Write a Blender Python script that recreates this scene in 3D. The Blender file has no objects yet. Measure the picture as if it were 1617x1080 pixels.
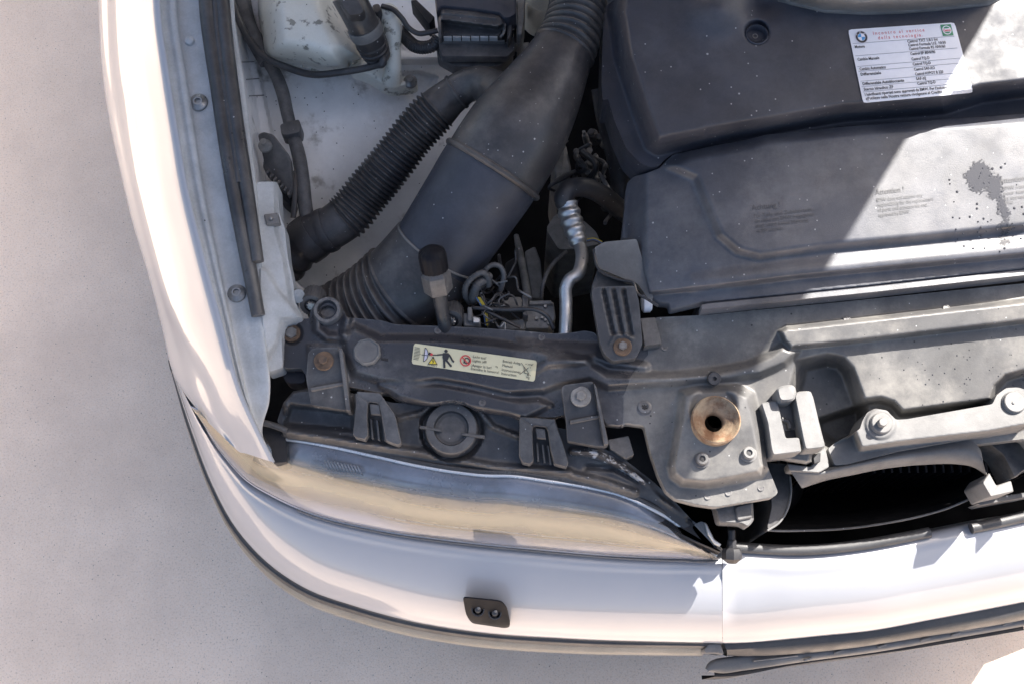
import bpy, math, random
import numpy as np
from mathutils import Vector, Matrix

# ------------------------------------------------------------------ camera, world, sun, exposure
scene = bpy.context.scene
CAM_H, PITCH, FPX = 2.07, math.radians(18.0), 1734.0      # camera height, tilt from straight down, focal length in photo pixels
cam_data = bpy.data.cameras.new("camera")
cam_data.sensor_width = 36.0
cam_data.lens = 36.0 * FPX / 1617.0
cam_data.clip_start, cam_data.clip_end = 0.05, 200.0
cam = bpy.data.objects.new("camera", cam_data)
cam.location = (0.0, 0.0, CAM_H)
cam.rotation_euler = (PITCH, 0.0, 0.0)
scene.collection.objects.link(cam)
scene.camera = cam

KX, KY = 0.68, 0.75                                        # shadow travel per metre of height (to -x and -y)
sun_dir = Vector((KX, KY, 1.0)).normalized()               # towards the sun
world = bpy.data.worlds.new("World")
scene.world = world
world.use_nodes = True
wn = world.node_tree.nodes
sky = wn.new("ShaderNodeTexSky")
sky.sky_type = 'NISHITA'
sky.sun_disc = False
sky.sun_elevation = math.asin(sun_dir.z)
sky.sun_rotation = math.atan2(sun_dir.x, sun_dir.y)
sky.air_density, sky.dust_density, sky.ozone_density = 1.0, 4.0, 0.0
bg = wn["Background"]
bg.inputs["Strength"].default_value = 0.09
world.node_tree.links.new(sky.outputs[0], bg.inputs["Color"])
sun_data = bpy.data.lights.new("sun", 'SUN')
sun_data.energy = 5.0
sun_data.angle = math.radians(0.5)
sun_data.color = (1.0, 0.95, 0.88)
sun = bpy.data.objects.new("sun", sun_data)
sun.rotation_euler = sun_dir.to_track_quat('Z', 'Y').to_euler()
sun.location = (2, 2, 4)
scene.collection.objects.link(sun)
scene.view_settings.view_transform = 'Standard'
scene.view_settings.look = 'None'
scene.view_settings.gamma = 1.0
scene.view_settings.use_curve_mapping = False
scene.view_settings.exposure = 1.66
try:
    scene.cycles.use_denoising = True
    scene.cycles.max_bounces = 8
    scene.cycles.transparent_max_bounces = 12
except Exception:
    pass

# ------------------------------------------------------------------ geometry helpers
BASE = np.array([0.5, 0.6, 0.0])                           # where the car stands (its empty)
ST, CT = math.sin(PITCH), math.cos(PITCH)

def P(u, v, z):
    """Point of the place at height z (metres) on the measured line of sight u, v."""
    u, v, z = np.broadcast_arrays(np.asarray(u, float), np.asarray(v, float), np.asarray(z, float))
    a, b = (u - 808.5) / FPX, (540.0 - v) / FPX
    dy, dz = ST + b * CT, -CT + b * ST
    t = (z - CAM_H) / dz
    return np.stack([a * t, dy * t, z], -1)

def Pinv(p):
    p = np.asarray(p, float) - [0, 0, CAM_H]
    dep = p[:, 1] * ST - p[:, 2] * CT
    return 808.5 + FPX * p[:, 0] / dep, 540.0 - FPX * (p[:, 1] * CT + p[:, 2] * ST) / dep

def mpp(v, z):                                             # metres per photo pixel at height z
    return float((CAM_H - z) / (CT - (540.0 - v) / FPX * ST) / FPX)

WIN = dict(a=(350, 0, 3.234), b=(300, 300, 3.176), c=(680, 0, 3.234), d=(640, 300, 3.176), e=(1117, 0, 3.234),
           f=(1117, 300, 3.176), g=(400, 560, 3.176), h=(800, 560, 3.176), i=(1117, 560, 3.176), j=(1017, 820, 2.695),
           k=(600, 820, 3.128), l=(100, 0, 3.2725), m=(100, 300, 3.1775), n=(200, 560, 2.455), o=(500, 0, 6.75),
           p=(680, 0, 8.085), q=(720, 370, 7.2), r=(1050, 760, 7.715), s=(860, 200, 5.4), t=(1500, 240, 6.0),
           y=(640, 530, 7.35), w=(1320, 20, 6.7375), px=(0, 0, 1.0))

def W(k, *pts):
    """Measurements taken in an enlarged window of the photo -> photo pixels (extra values pass through)."""
    x0, y0, s = WIN[k]
    return [(x0 + p[0] / s, y0 + p[1] / s) + tuple(p[2:]) for p in pts]

def W1(k, x, y):
    return W(k, (x, y))[0]

def catmull(pts, n, closed=False):
    pts = np.asarray(pts, float)
    if len(pts) == 2 and not closed:
        t = np.linspace(0, 1, n)[:, None]
        return pts[0] * (1 - t) + pts[1] * t
    if closed:
        q = np.vstack([pts[-1], pts, pts[0], pts[1]])
        seg = len(pts)
    else:
        q = np.vstack([2 * pts[0] - pts[1], pts, 2 * pts[-1] - pts[-2]])
        seg = len(pts) - 1
    L = np.linalg.norm(np.diff(q[1:seg + 2, :3], axis=0), axis=1)
    cum = np.concatenate([[0], np.cumsum(L)])
    s = np.linspace(0, cum[-1], n, endpoint=not closed)
    k = np.clip(np.searchsorted(cum, s, side='right') - 1, 0, seg - 1)
    t = ((s - cum[k]) / np.maximum(L[k], 1e-9))[:, None]
    p0, p1, p2, p3 = q[k], q[k + 1], q[k + 2], q[k + 3]
    d1, d2, d3 = [np.maximum(np.linalg.norm((y - x)[:, :3], axis=1), 1e-9)[:, None] for x, y in ((p0, p1), (p1, p2), (p2, p3))]
    m1 = d2 * ((p1 - p0) / d1 * d2 + (p2 - p1) / d2 * d1) / (d1 + d2)      # chord-length tangents: no overshoot
    m2 = d2 * ((p2 - p1) / d2 * d3 + (p3 - p2) / d3 * d2) / (d2 + d3)
    return (2 * t**3 - 3 * t**2 + 1) * p1 + (t**3 - 2 * t**2 + t) * m1 + (-2 * t**3 + 3 * t**2) * p2 + (t**3 - t**2) * m2

def rp(pts, r=6, n=4):
    """Polygon with rounded corners, radius r photo pixels."""
    pts = [np.array(p[:2], float) for p in pts]
    out = []
    for i, p in enumerate(pts):
        a, b = pts[i - 1] - p, pts[(i + 1) % len(pts)] - p
        la, lb = np.linalg.norm(a), np.linalg.norm(b)
        if la < 1e-6 or lb < 1e-6:
            continue
        ra, rb = min(r, .45 * la), min(r, .45 * lb)
        p0, p2 = p + a / la * ra, p + b / lb * rb
        for t in np.linspace(0, 1, n):
            out.append((1 - t)**2 * p0 + 2 * t * (1 - t) * p + t * t * p2)
    return np.array(out)

def circ(u, v, r, n=24, ry=None):
    a = np.linspace(0, 2 * math.pi, n, endpoint=False)
    return np.stack([u + r * np.cos(a), v + (ry or r) * np.sin(a)], 1)

def sdf(U, V, poly):
    poly = np.asarray(poly, float)[:, :2]
    U, V = np.broadcast_arrays(np.asarray(U, float), np.asarray(V, float))
    d = np.full(U.shape, 1e18)
    sgn = np.ones(U.shape)
    for i in range(len(poly)):
        x1, y1 = poly[i]; x0, y0 = poly[i - 1]
        ex, ey = x0 - x1, y0 - y1
        wx, wy = U - x1, V - y1
        t = np.clip((wx * ex + wy * ey) / max(ex * ex + ey * ey, 1e-12), 0, 1)
        d = np.minimum(d, (wx - ex * t)**2 + (wy - ey * t)**2)
        c1, c2, c3 = V >= y1, V < y0, ex * wy > ey * wx
        flip = (c1 & c2 & c3) | (~c1 & ~c2 & ~c3)
        sgn = np.where(flip, -sgn, sgn)
    return sgn * np.sqrt(d)

def nearest(U, V, polys):
    bx, by, bd = np.array(U, float), np.array(V, float), np.full(np.shape(U), 1e18)
    for poly in polys:
        poly = np.asarray(poly, float)[:, :2]
        for i in range(len(poly)):
            x1, y1 = poly[i]; x0, y0 = poly[i - 1]
            ex, ey = x0 - x1, y0 - y1
            t = np.clip(((U - x1) * ex + (V - y1) * ey) / max(ex * ex + ey * ey, 1e-12), 0, 1)
            qx, qy = x1 + ex * t, y1 + ey * t
            dd = (U - qx)**2 + (V - qy)**2
            m = dd < bd
            bx, by, bd = np.where(m, qx, bx), np.where(m, qy, by), np.where(m, dd, bd)
    return bx, by

def smooth(x):
    x = np.clip(x, 0, 1)
    return x * x * (3 - 2 * x)

def rise(U, V, poly, h, w):
    """Pressed relief: h inside the polygon, 0 outside, with a soft flank w pixels wide centred on the outline."""
    return h * smooth(.5 - sdf(U, V, poly) / w)

def ridge(U, V, line, h, w):
    """A rounded bead along a polyline."""
    d = np.full(np.shape(U), 1e18)
    for (x0, y0), (x1, y1) in zip(line[:-1], line[1:]):
        ex, ey = x1 - x0, y1 - y0
        t = np.clip(((U - x0) * ex + (V - y0) * ey) / max(ex * ex + ey * ey, 1e-12), 0, 1)
        d = np.minimum(d, (U - x0 - ex * t)**2 + (V - y0 - ey * t)**2)
    return h * smooth(1 - np.sqrt(d) / w)

class TPS:
    """Smooth height field through measured heights (u, v, z)."""
    def __init__(self, *pts):
        p = np.array(pts, float)
        self.c = p[:, :2] / 400.0
        n = len(p)
        K = self.k(np.linalg.norm(self.c[:, None] - self.c[None], axis=2)) + 1e-4 * np.eye(n)
        Q = np.hstack([np.ones((n, 1)), self.c])
        A = np.block([[K, Q], [Q.T, np.zeros((3, 3))]])
        self.w = np.linalg.lstsq(A, np.concatenate([p[:, 2], [0, 0, 0]]), rcond=None)[0]
    @staticmethod
    def k(r):
        return r * r * np.log(np.maximum(r, 1e-9))
    def __call__(self, U, V):
        U, V = np.broadcast_arrays(np.asarray(U, float) / 400.0, np.asarray(V, float) / 400.0)
        out = self.w[-3] + self.w[-2] * U + self.w[-1] * V
        for (x, y), w in zip(self.c, self.w[:-3]):
            out = out + w * self.k(np.hypot(U - x, V - y))
        return out

def plane(*pts):
    p = np.array(pts, float)
    A = np.column_stack([p[:, 0], p[:, 1], np.ones(len(p))])
    s = np.linalg.lstsq(A, p[:, 2], rcond=None)[0]
    return lambda U, V: s[0] * np.asarray(U, float) + s[1] * np.asarray(V, float) + s[2]

def zof(z):
    return z if callable(z) else (lambda U, V: np.full(np.shape(U), float(z)))

def link(o):
    scene.collection.objects.link(o)
    return o

def mk(name, verts, faces, mat, parent=None, label=None, sharp=35, kind=None):
    me = bpy.data.meshes.new(name)
    v = np.asarray(verts, float) - (BASE if parent is not None else 0)
    me.from_pydata([tuple(x) for x in v], [], [tuple(int(i) for i in f) for f in faces])
    me.validate()
    me.polygons.foreach_set("use_smooth", [True] * len(me.polygons))
    if sharp is not None:
        me.set_sharp_from_angle(angle=math.radians(sharp))
    if mat is not None:
        me.materials.append(mat)
    me.update()
    o = link(bpy.data.objects.new(name, me))
    if parent is not None:
        o.parent = parent
    if label:
        o["label"] = label
    if kind:
        o["kind"] = kind
    return o

def join(*vf):
    V, F = [], []
    for v, f in vf:
        k = sum(len(x) for x in V)
        V.append(np.asarray(v, float))
        F += [tuple(i + k for i in ff) for ff in f]
    return np.vstack(V), F

def grid_faces(nr, nc, closed_c=False, flip=False):
    F = []
    for r in range(nr - 1):
        for c in range(nc if closed_c else nc - 1):
            c2 = (c + 1) % nc
            f = (r * nc + c, r * nc + c2, (r + 1) * nc + c2, (r + 1) * nc + c)
            F.append(f[::-1] if flip else f)
    return F

def loft_w(rows, nu=60, nv=None, smooth_v=True):
    R = np.array([catmull(r, nu) for r in rows])
    if smooth_v:
        nv = nv or len(rows) * 5
        R = np.array([catmull(R[:, j], nv) for j in range(nu)]).transpose(1, 0, 2)
    return R

def loft(rows, nu=60, nv=None, smooth_v=True, flip=False):
    """rows: lists of (u, v, z) measured lines."""
    R = loft_w([P(*np.array(r, float).T) for r in rows], nu, nv, smooth_v)
    return R.reshape(-1, 3), grid_faces(R.shape[0], R.shape[1], flip=flip)

def relief(outline, z, step=4, skirt=.015, holes=(), clip=None):
    zf = zof(z)
    ol = np.asarray(outline, float)[:, :2]
    polys = [ol] + [np.asarray(h, float)[:, :2] for h in holes]
    x0, y0 = ol.min(0) - step; x1, y1 = ol.max(0) + step
    us, vs = np.arange(x0, x1 + step, step), np.arange(y0, y1 + step, step)
    U, V = np.meshgrid(us, vs)
    sd = sdf(U, V, ol)
    for h in polys[1:]:
        sd = np.maximum(sd, -sdf(U, V, h))
    if clip is not None:                                   # keep only what lies inside this second outline too
        clip = np.asarray(clip, float)
        sd = np.maximum(sd, sdf(U, V, clip))
        polys = polys + [clip]
    ins = sd < 0
    keep = ins[:-1, :-1] | ins[1:, :-1] | ins[:-1, 1:] | ins[1:, 1:]
    out = ~ins & (sd < 3 * step)
    bx, by = nearest(U[out], V[out], polys)
    U, V = U.copy(), V.copy()
    U[out], V[out] = bx, by
    Z = zf(U, V)
    pts = P(U, V, Z)
    nr, nc = U.shape
    idx = -np.ones((nr, nc), int)
    used = np.zeros((nr, nc), bool)
    used[:-1, :-1] |= keep; used[1:, :-1] |= keep; used[:-1, 1:] |= keep; used[1:, 1:] |= keep
    idx[used] = np.arange(used.sum())
    verts = pts[used]
    F = []
    from collections import Counter
    ec = {}
    rr, cc = np.nonzero(keep)
    for r, c in zip(rr, cc):
        f = (idx[r, c], idx[r + 1, c], idx[r + 1, c + 1], idx[r, c + 1])
        F.append(f)
        for a, b in zip(f, f[1:] + f[:1]):
            ec[(a, b)] = 1
    bnd = [(a, b) for (a, b) in ec if (b, a) not in ec]
    if skirt:
        low = {}
        ex = []
        n = len(verts)
        for a, b in bnd:
            for q in (a, b):
                if q not in low:
                    low[q] = n + len(ex)
                    ex.append(verts[q] - [0, 0, skirt])
            F.append((b, a, low[a], low[b]))
        verts = np.vstack([verts, ex])
    return verts, F

def offset_poly(poly, d):
    poly = np.asarray(poly, float)
    a = np.roll(poly, 1, 0); b = np.roll(poly, -1, 0)
    t1 = poly - a; t2 = b - poly
    t1 /= np.maximum(np.linalg.norm(t1, axis=1), 1e-9)[:, None]
    t2 /= np.maximum(np.linalg.norm(t2, axis=1), 1e-9)[:, None]
    nrm = np.stack([-(t1 + t2)[:, 1], (t1 + t2)[:, 0]], 1)
    nrm /= np.maximum(np.linalg.norm(nrm, axis=1), 1e-9)[:, None]
    area = .5 * np.sum(a[:, 0] * poly[:, 1] - poly[:, 0] * a[:, 1])
    return poly + nrm * d * (1 if area > 0 else -1)

def slab(outline, z, th=.01, bev=1.5, taper=0.0):
    """Solid plate with a worn (chamfered) upper edge; outline in photo pixels at height z."""
    zf = zof(z)
    ol = np.asarray(outline, float)[:, :2]
    area = .5 * np.sum(np.roll(ol, 1, 0)[:, 0] * ol[:, 1] - ol[:, 0] * np.roll(ol, 1, 0)[:, 1])
    if area < 0:
        ol = ol[::-1]
    n = len(ol)
    ins = offset_poly(ol, bev)
    zz = zf(ol[:, 0], ol[:, 1])
    bz = bev * mpp(ol[:, 1].mean(), float(np.mean(zz)))
    top = P(ins[:, 0], ins[:, 1], zf(ins[:, 0], ins[:, 1]))
    edge = P(ol[:, 0], ol[:, 1], zz - bz)
    low = edge - [0, 0, th]
    if taper:
        c = low.mean(0); c[2] = 0
        low[:, :2] += (low[:, :2] - c[:2]) * taper
    V = np.vstack([top, edge, low])
    F = [tuple(range(n))[::-1]]
    for i in range(n):
        j = (i + 1) % n
        F.append((i, j, n + j, n + i))
        F.append((n + i, n + j, 2 * n + j, 2 * n + i))
    F.append(tuple(range(2 * n, 3 * n)))
    return V, F

def frame_from(axis):
    a = np.array(axis, float); a /= np.linalg.norm(a)
    h = np.array([0, 0, 1.0]) if abs(a[2]) < .9 else np.array([1.0, 0, 0])
    x = np.cross(h, a); x /= np.linalg.norm(x)
    return x, np.cross(a, x), a

def lathe(center, axis, profile, seg=28, wob=None, caps=True):
    """profile: (radius, height) pairs along the axis, wob(angle, r) scales the radius."""
    x, y, a = frame_from(axis)
    c = np.asarray(center, float)
    V, F = [], []
    ang = np.linspace(0, 2 * math.pi, seg, endpoint=False)
    for r, h in profile:
        rr = np.array([r * (wob(t, r) if wob else 1) for t in ang])
        V.append(c + a * h + np.outer(rr * np.cos(ang), x) + np.outer(rr * np.sin(ang), y))
    F = grid_faces(len(profile), seg, True)
    V = np.vstack(V)
    if caps and profile[0][0] > 1e-6:
        F.append(tuple(range(seg))[::-1])
    if caps and profile[-1][0] > 1e-6:
        F.append(tuple(range((len(profile) - 1) * seg, len(profile) * seg)))
    return V, F

def up_lathe(u, v, z, rpx, prof, seg=28, axis=(0, 0, 1), wob=None, caps=True):
    """lathe with radii in units of rpx photo pixels and heights in metres."""
    m = mpp(v, z) * rpx
    return lathe(P(u, v, z), axis, [(r * m, h) for r, h in prof], seg, wob, caps)

def tube(path, seg=18, n=None, ribs=None, cap=True, flat=None, smooth_path=True):
    """path: (u, v, z, radius in photo pixels); ribs(t) scales the radius along the length."""
    p = np.array(path, float)
    w = P(p[:, 0], p[:, 1], p[:, 2])
    r = np.array([q[3] * mpp(q[1], q[2]) for q in p])
    n = n or max(12, len(p) * 8)
    C = catmull(np.column_stack([w, r]), n)
    c, r = C[:, :3], C[:, 3].copy()
    t = np.linspace(0, 1, n)
    if ribs:
        r = r * np.array([ribs(x) for x in t])
    T = np.gradient(c, axis=0)
    T /= np.linalg.norm(T, axis=1)[:, None]
    x, y, _ = frame_from(T[0])
    ang = np.linspace(0, 2 * math.pi, seg, endpoint=False)
    V = []
    for k in range(n):
        x = x - T[k] * np.dot(x, T[k]); x /= np.linalg.norm(x)
        y = np.cross(T[k], x)
        V.append(c[k] + r[k] * (np.outer(np.cos(ang), x) + np.outer(np.sin(ang), y)))
    V = np.vstack(V)
    F = grid_faces(n, seg, True)
    if cap:
        F.append(tuple(range(seg))[::-1])
        F.append(tuple(range((n - 1) * seg, n * seg)))
    return V, F

def box_w(x0, x1, y0, y1, z0, z1):
    V = np.array([(x, y, z) for z in (z0, z1) for y in (y0, y1) for x in (x0, x1)])
    return V, [(0, 2, 3, 1), (4, 5, 7, 6), (0, 1, 5, 4), (1, 3, 7, 5), (3, 2, 6, 7), (2, 0, 4, 6)]

# ------------------------------------------------------------------ materials
def _nt(name):
    m = bpy.data.materials.new(name)
    m.use_nodes = True
    nt = m.node_tree
    return m, nt, nt.nodes["Principled BSDF"], nt.nodes, nt.links

def mat(name, col, rough=.5, metal=0., mott=.2, mscale=14, dust=0., dustcol=(.30, .29, .28), dscale=9, dlo=.42, dhi=.72,
        speck=0., speckcol=(.6, .6, .6), sscale=75, pit=0., bump=.08, bscale=450, coat=0., coatr=.1, spec=.5, rvar=.12,
        stain=None, stain_scale=28, stain_lo=.58, stain_hi=.66, fine=.1, edge=0., edgecol=(.34, .33, .32)):
    """Aged surface: mottled colour, settled dust, dried drops, spots and a fine grain."""
    m, nt, b, N, L = _nt(name)
    tc = N.new("ShaderNodeTexCoord")
    def noise(scale, det=6, rgh=.6, off=0.):
        mp = N.new("ShaderNodeMapping"); mp.inputs["Location"].default_value = (off, off * 1.7, off * .3)
        L.new(tc.outputs["Object"], mp.inputs["Vector"])
        t = N.new("ShaderNodeTexNoise")
        t.inputs["Scale"].default_value, t.inputs["Detail"].default_value, t.inputs["Roughness"].default_value = scale, det, rgh
        L.new(mp.outputs[0], t.inputs["Vector"])
        return t.outputs["Fac"]
    def rng(src, lo, hi, a=0., c=1.):
        r = N.new("ShaderNodeMapRange"); r.interpolation_type = 'SMOOTHSTEP'
        for k, val in zip(("From Min", "From Max", "To Min", "To Max"), (lo, hi, a, c)):
            r.inputs[k].default_value = val
        L.new(src, r.inputs["Value"])
        return r.outputs[0]
    def mix(fac, A, B):
        x = N.new("ShaderNodeMix"); x.data_type = 'RGBA'
        if hasattr(fac, "is_linked"): L.new(fac, x.inputs[0])
        else: x.inputs[0].default_value = fac
        for s, q in ((6, A), (7, B)):
            if hasattr(q, "is_linked"): L.new(q, x.inputs[s])
            else: x.inputs[s].default_value = (*q, 1)
        return x.outputs[2]
    def mul(a, k):
        x = N.new("ShaderNodeMath"); x.operation = 'MULTIPLY'
        L.new(a, x.inputs[0])
        if hasattr(k, "is_linked"): L.new(k, x.inputs[1])
        else: x.inputs[1].default_value = k
        return x.outputs[0]
    n1 = noise(mscale, 8, .65)
    dark = tuple(c * (1 - mott) for c in col); lite = tuple(min(1, c * (1 + mott)) for c in col)
    c = mix(rng(n1, .3, .7), dark, lite)
    if fine:
        n3 = noise(380, 3, .7, 3.1)
        c = mix(rng(n3, .35, .75, 0, fine), c, tuple(min(1, x * 2.2 + .02) for x in col))
    if stain:
        c = mix(rng(noise(stain_scale, 5, .6, 7.7), stain_lo, stain_hi, 0, .85), c, stain)
    if dust:
        dn = noise(dscale, 10, .72, 1.3)
        c = mix(rng(dn, dlo, dhi, dust * .12, dust), c, dustcol)
    if edge:                                               # rubbed edges and dirt in the folds
        ge = N.new("ShaderNodeNewGeometry")
        wear = mul(rng(ge.outputs["Pointiness"], .515, .57), rng(noise(70, 5, .7, 8.0), .3, .7, .25, 1))
        c = mix(mul(wear, edge), c, edgecol)
        c = mix(mul(rng(ge.outputs["Pointiness"], .49, .44), edge * .6), c, tuple(x * .75 for x in dustcol))
    def dots(scale, thr, keep, seed):
        mp = N.new("ShaderNodeMapping"); mp.inputs["Location"].default_value = (seed, seed, seed)
        L.new(tc.outputs["Object"], mp.inputs["Vector"])
        v = N.new("ShaderNodeTexVoronoi"); v.inputs["Scale"].default_value = scale
        L.new(mp.outputs[0], v.inputs["Vector"])
        s = N.new("ShaderNodeSeparateColor"); L.new(v.outputs["Color"], s.inputs[0])
        return mul(rng(v.outputs["Distance"], thr, thr * .7, 0, 1), rng(s.outputs[0], keep, keep + .01))
    if speck:
        c = mix(mul(dots(sscale, .095, 1 - speck, 4.2), .55), c, speckcol)
        c = mix(mul(dots(sscale * .6, .085, 1 - speck * .4, 9.2), .55), c, speckcol)
    if pit:
        c = mix(mul(dots(sscale * .8, .10, 1 - pit, 2.2), .9), c, (.012, .012, .014))
    L.new(c, b.inputs["Base Color"])
    L.new(rng(noise(mscale * 1.7, 6, .6, 5.0), .3, .7, max(.03, rough - rvar), min(1, rough + rvar)), b.inputs["Roughness"])
    b.inputs["Metallic"].default_value = metal
    b.inputs["Specular IOR Level"].default_value = spec
    b.inputs["Coat Weight"].default_value = coat
    b.inputs["Coat Roughness"].default_value = coatr
    if bump:
        bp = N.new("ShaderNodeBump"); bp.inputs["Strength"].default_value = bump; bp.inputs["Distance"].default_value = .002
        L.new(noise(bscale, 4, .6, 2.0), bp.inputs["Height"])
        L.new(bp.outputs[0], b.inputs["Normal"])
    return m

def flat_mat(name, col, rough=.55):
    return mat(name, col, rough, mott=.06, bump=.02, fine=0)

M = dict(
    paint=mat("white_car_paint", (.41, .415, .44), .32, mott=.015, mscale=5, bump=.0, coat=1., coatr=.06, rvar=.04, fine=0, spec=.4),
    flange=mat("primed_white_flange", (.42, .44, .46), .55, mott=.18, mscale=22, dust=.35, dustcol=(.30, .29, .27), pit=.05, bump=.1),
    wing=mat("dirty_white_bay_paint", (.86, .855, .85), .42, mott=.08, mscale=16, dust=.40, dustcol=(.30, .27, .24), dlo=.5, dhi=.78, pit=.9,
             sscale=110, stain=(.30, .285, .26), stain_scale=19, stain_lo=.57, stain_hi=.72, bump=.05),
    cover=mat("dusty_black_plastic", (.052, .056, .071), .42, mott=.25, dust=.38, dustcol=(.24, .235, .24), speck=.4, sscale=95, bump=.14, bscale=900, pit=.0),
    engine=mat("black_engine_cover_plastic", (.030, .033, .046), .52, mott=.2, dust=.2, dustcol=(.18, .18, .195), speck=.4, sscale=88, bump=.14, bscale=1000),
    steel=mat("black_painted_steel", (.017, .018, .025), .33, edge=.5, mott=.3, dust=.5, dustcol=(.30, .285, .275), dlo=.42, dhi=.78, speck=.35, sscale=90, bump=.08, bscale=600),
    sun_toned=mat("sun_toned_dusty_panel", (.066, .066, .069), .42, edge=.5, mott=.22, dust=.75, dustcol=(.30, .285, .26), dlo=.40, dhi=.75, speck=.35, sscale=90, pit=.5, bump=.08, bscale=600),  # same panel as steel; sunlight is put into this lighter colour
    plastic=mat("grey_black_plastic", (.025, .026, .031), .46, edge=.22, mott=.25, dust=.42, dustcol=(.25, .24, .235), speck=.4, sscale=95, bump=.1, bscale=700),
    greyplastic=mat("faded_grey_plastic", (.105, .105, .107), .55, edge=.25, mott=.18, dust=.4, dustcol=(.26, .255, .25), speck=.04, bump=.1, bscale=700),
    rubber=mat("aged_black_rubber", (.021, .021, .025), .40, mott=.3, dust=.55, dustcol=(.22, .20, .185), dlo=.40, dhi=.76, speck=.6, sscale=105, bump=.1),
    strip=mat("black_rubber_seal", (.026, .026, .030), .38, mott=.3, dust=.25, speck=.06, sscale=120, bump=.05),
    black=mat("oily_black", (.010, .010, .013), .6, mott=.4, dust=.35, dustcol=(.045, .045, .05), bump=.1),
    alu=mat("dull_aluminium", (.52, .52, .52), .38, metal=.85, mott=.12, mscale=40, dust=.25, dustcol=(.3, .29, .28), pit=.05, sscale=160, bump=.12, bscale=350),
    cast=mat("cast_grey_metal", (.22, .22, .22), .6, metal=.4, mott=.3, mscale=50, dust=.5, bump=.3, bscale=300),
    zinc=mat("zinc_plated_steel", (.26, .265, .27), .38, metal=.7, mott=.2, mscale=60, dust=.3, bump=.1),
    rust=mat("rusty_steel", (.13, .082, .052), .8, mott=.5, mscale=70, dust=.35, dustcol=(.10, .09, .085), dscale=60, bump=.5, bscale=500),
    rustc=mat("rusty_socket", (.30, .215, .14), .7, metal=.2, mott=.45, mscale=60, stain=(.17, .075, .035), stain_scale=36, stain_lo=.46, stain_hi=.6,
              dust=.5, dustcol=(.42, .36, .27), dscale=45, bump=.3, bscale=400),
    tank=mat("aged_white_polyethylene", (.64, .64, .58), .42, mott=.06, dust=.2, dustcol=(.46, .42, .33), stain=(.16, .16, .14), stain_scale=55,
             stain_lo=.575, stain_hi=.65, pit=.5, sscale=120, bump=.04),
    cream=mat("cream_plastic", (.62, .57, .47), .4, mott=.1, bump=.03),
    tape=mat("loom_tape", (.07, .07, .074), .55, mott=.4, mscale=60, dust=.4, bump=.5, bscale=160),
    trim=mat("black_bumper_trim", (.045, .045, .048), .48, mott=.15, dust=.25, dustcol=(.12, .12, .12), bump=.2, bscale=1200),
    trimlow=mat("taupe_bumper_trim", (.23, .215, .185), .5, mott=.1, dust=.2, bump=.15, bscale=1200),
    concrete=None,
    dark=mat("clean_black_plastic", (.010, .010, .013), .5, mott=.2, fine=.03, bump=.03, spec=.12),
    void=mat("shadowed_black", (.004, .004, .005), .8, mott=.2, fine=0, bump=0, spec=.2),
    wet=mat("wet_plastic", (.045, .047, .056), .14, mott=.2, bump=.0, rvar=.05, fine=0),
    yellow=flat_mat("print_pale_yellow", (.66, .61, .41)), white=flat_mat("print_white", (.72, .74, .80), .42),
    ink=flat_mat("print_black", (.03, .03, .035)), red=flat_mat("print_red", (.60, .05, .06)), green=flat_mat("print_green", (.05, .24, .13)),
    blue=flat_mat("print_blue", (.06, .30, .62)), amber=flat_mat("print_yellow", (.75, .58, .05)), lilac=flat_mat("print_lilac", (.55, .54, .62)),
    grey=flat_mat("print_grey", (.35, .36, .40)),
    wireyel=flat_mat("yellow_wire", (.45, .34, .03)), wireblue=flat_mat("blue_wire", (.04, .10, .25)),
    insul=mat("hood_liner", (.10, .10, .10), .9, mott=.2, bump=.3, bscale=200),
    chrome=mat("lamp_trim", (.55, .57, .60), .30, metal=.55, mott=.1, bump=.02),
    bezel=mat("lamp_bezel_cream", (.90, .72, .50), .4, metal=.0, mott=.08, mscale=7, dust=.25, dustcol=(.66, .52, .37), dscale=8, bump=.0, fine=0, stain=(.30, .295, .29), stain_scale=6, stain_lo=.56, stain_hi=.64),
    lip=mat("lamp_lip_lilac", (.45, .45, .50), .35, mott=.12, mscale=20, bump=.0, fine=0),
    bezelgrey=mat("lamp_bezel_grey", (.42, .44, .50), .22, metal=.4, mott=.35, mscale=9, bump=.0, fine=0),
)

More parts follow.
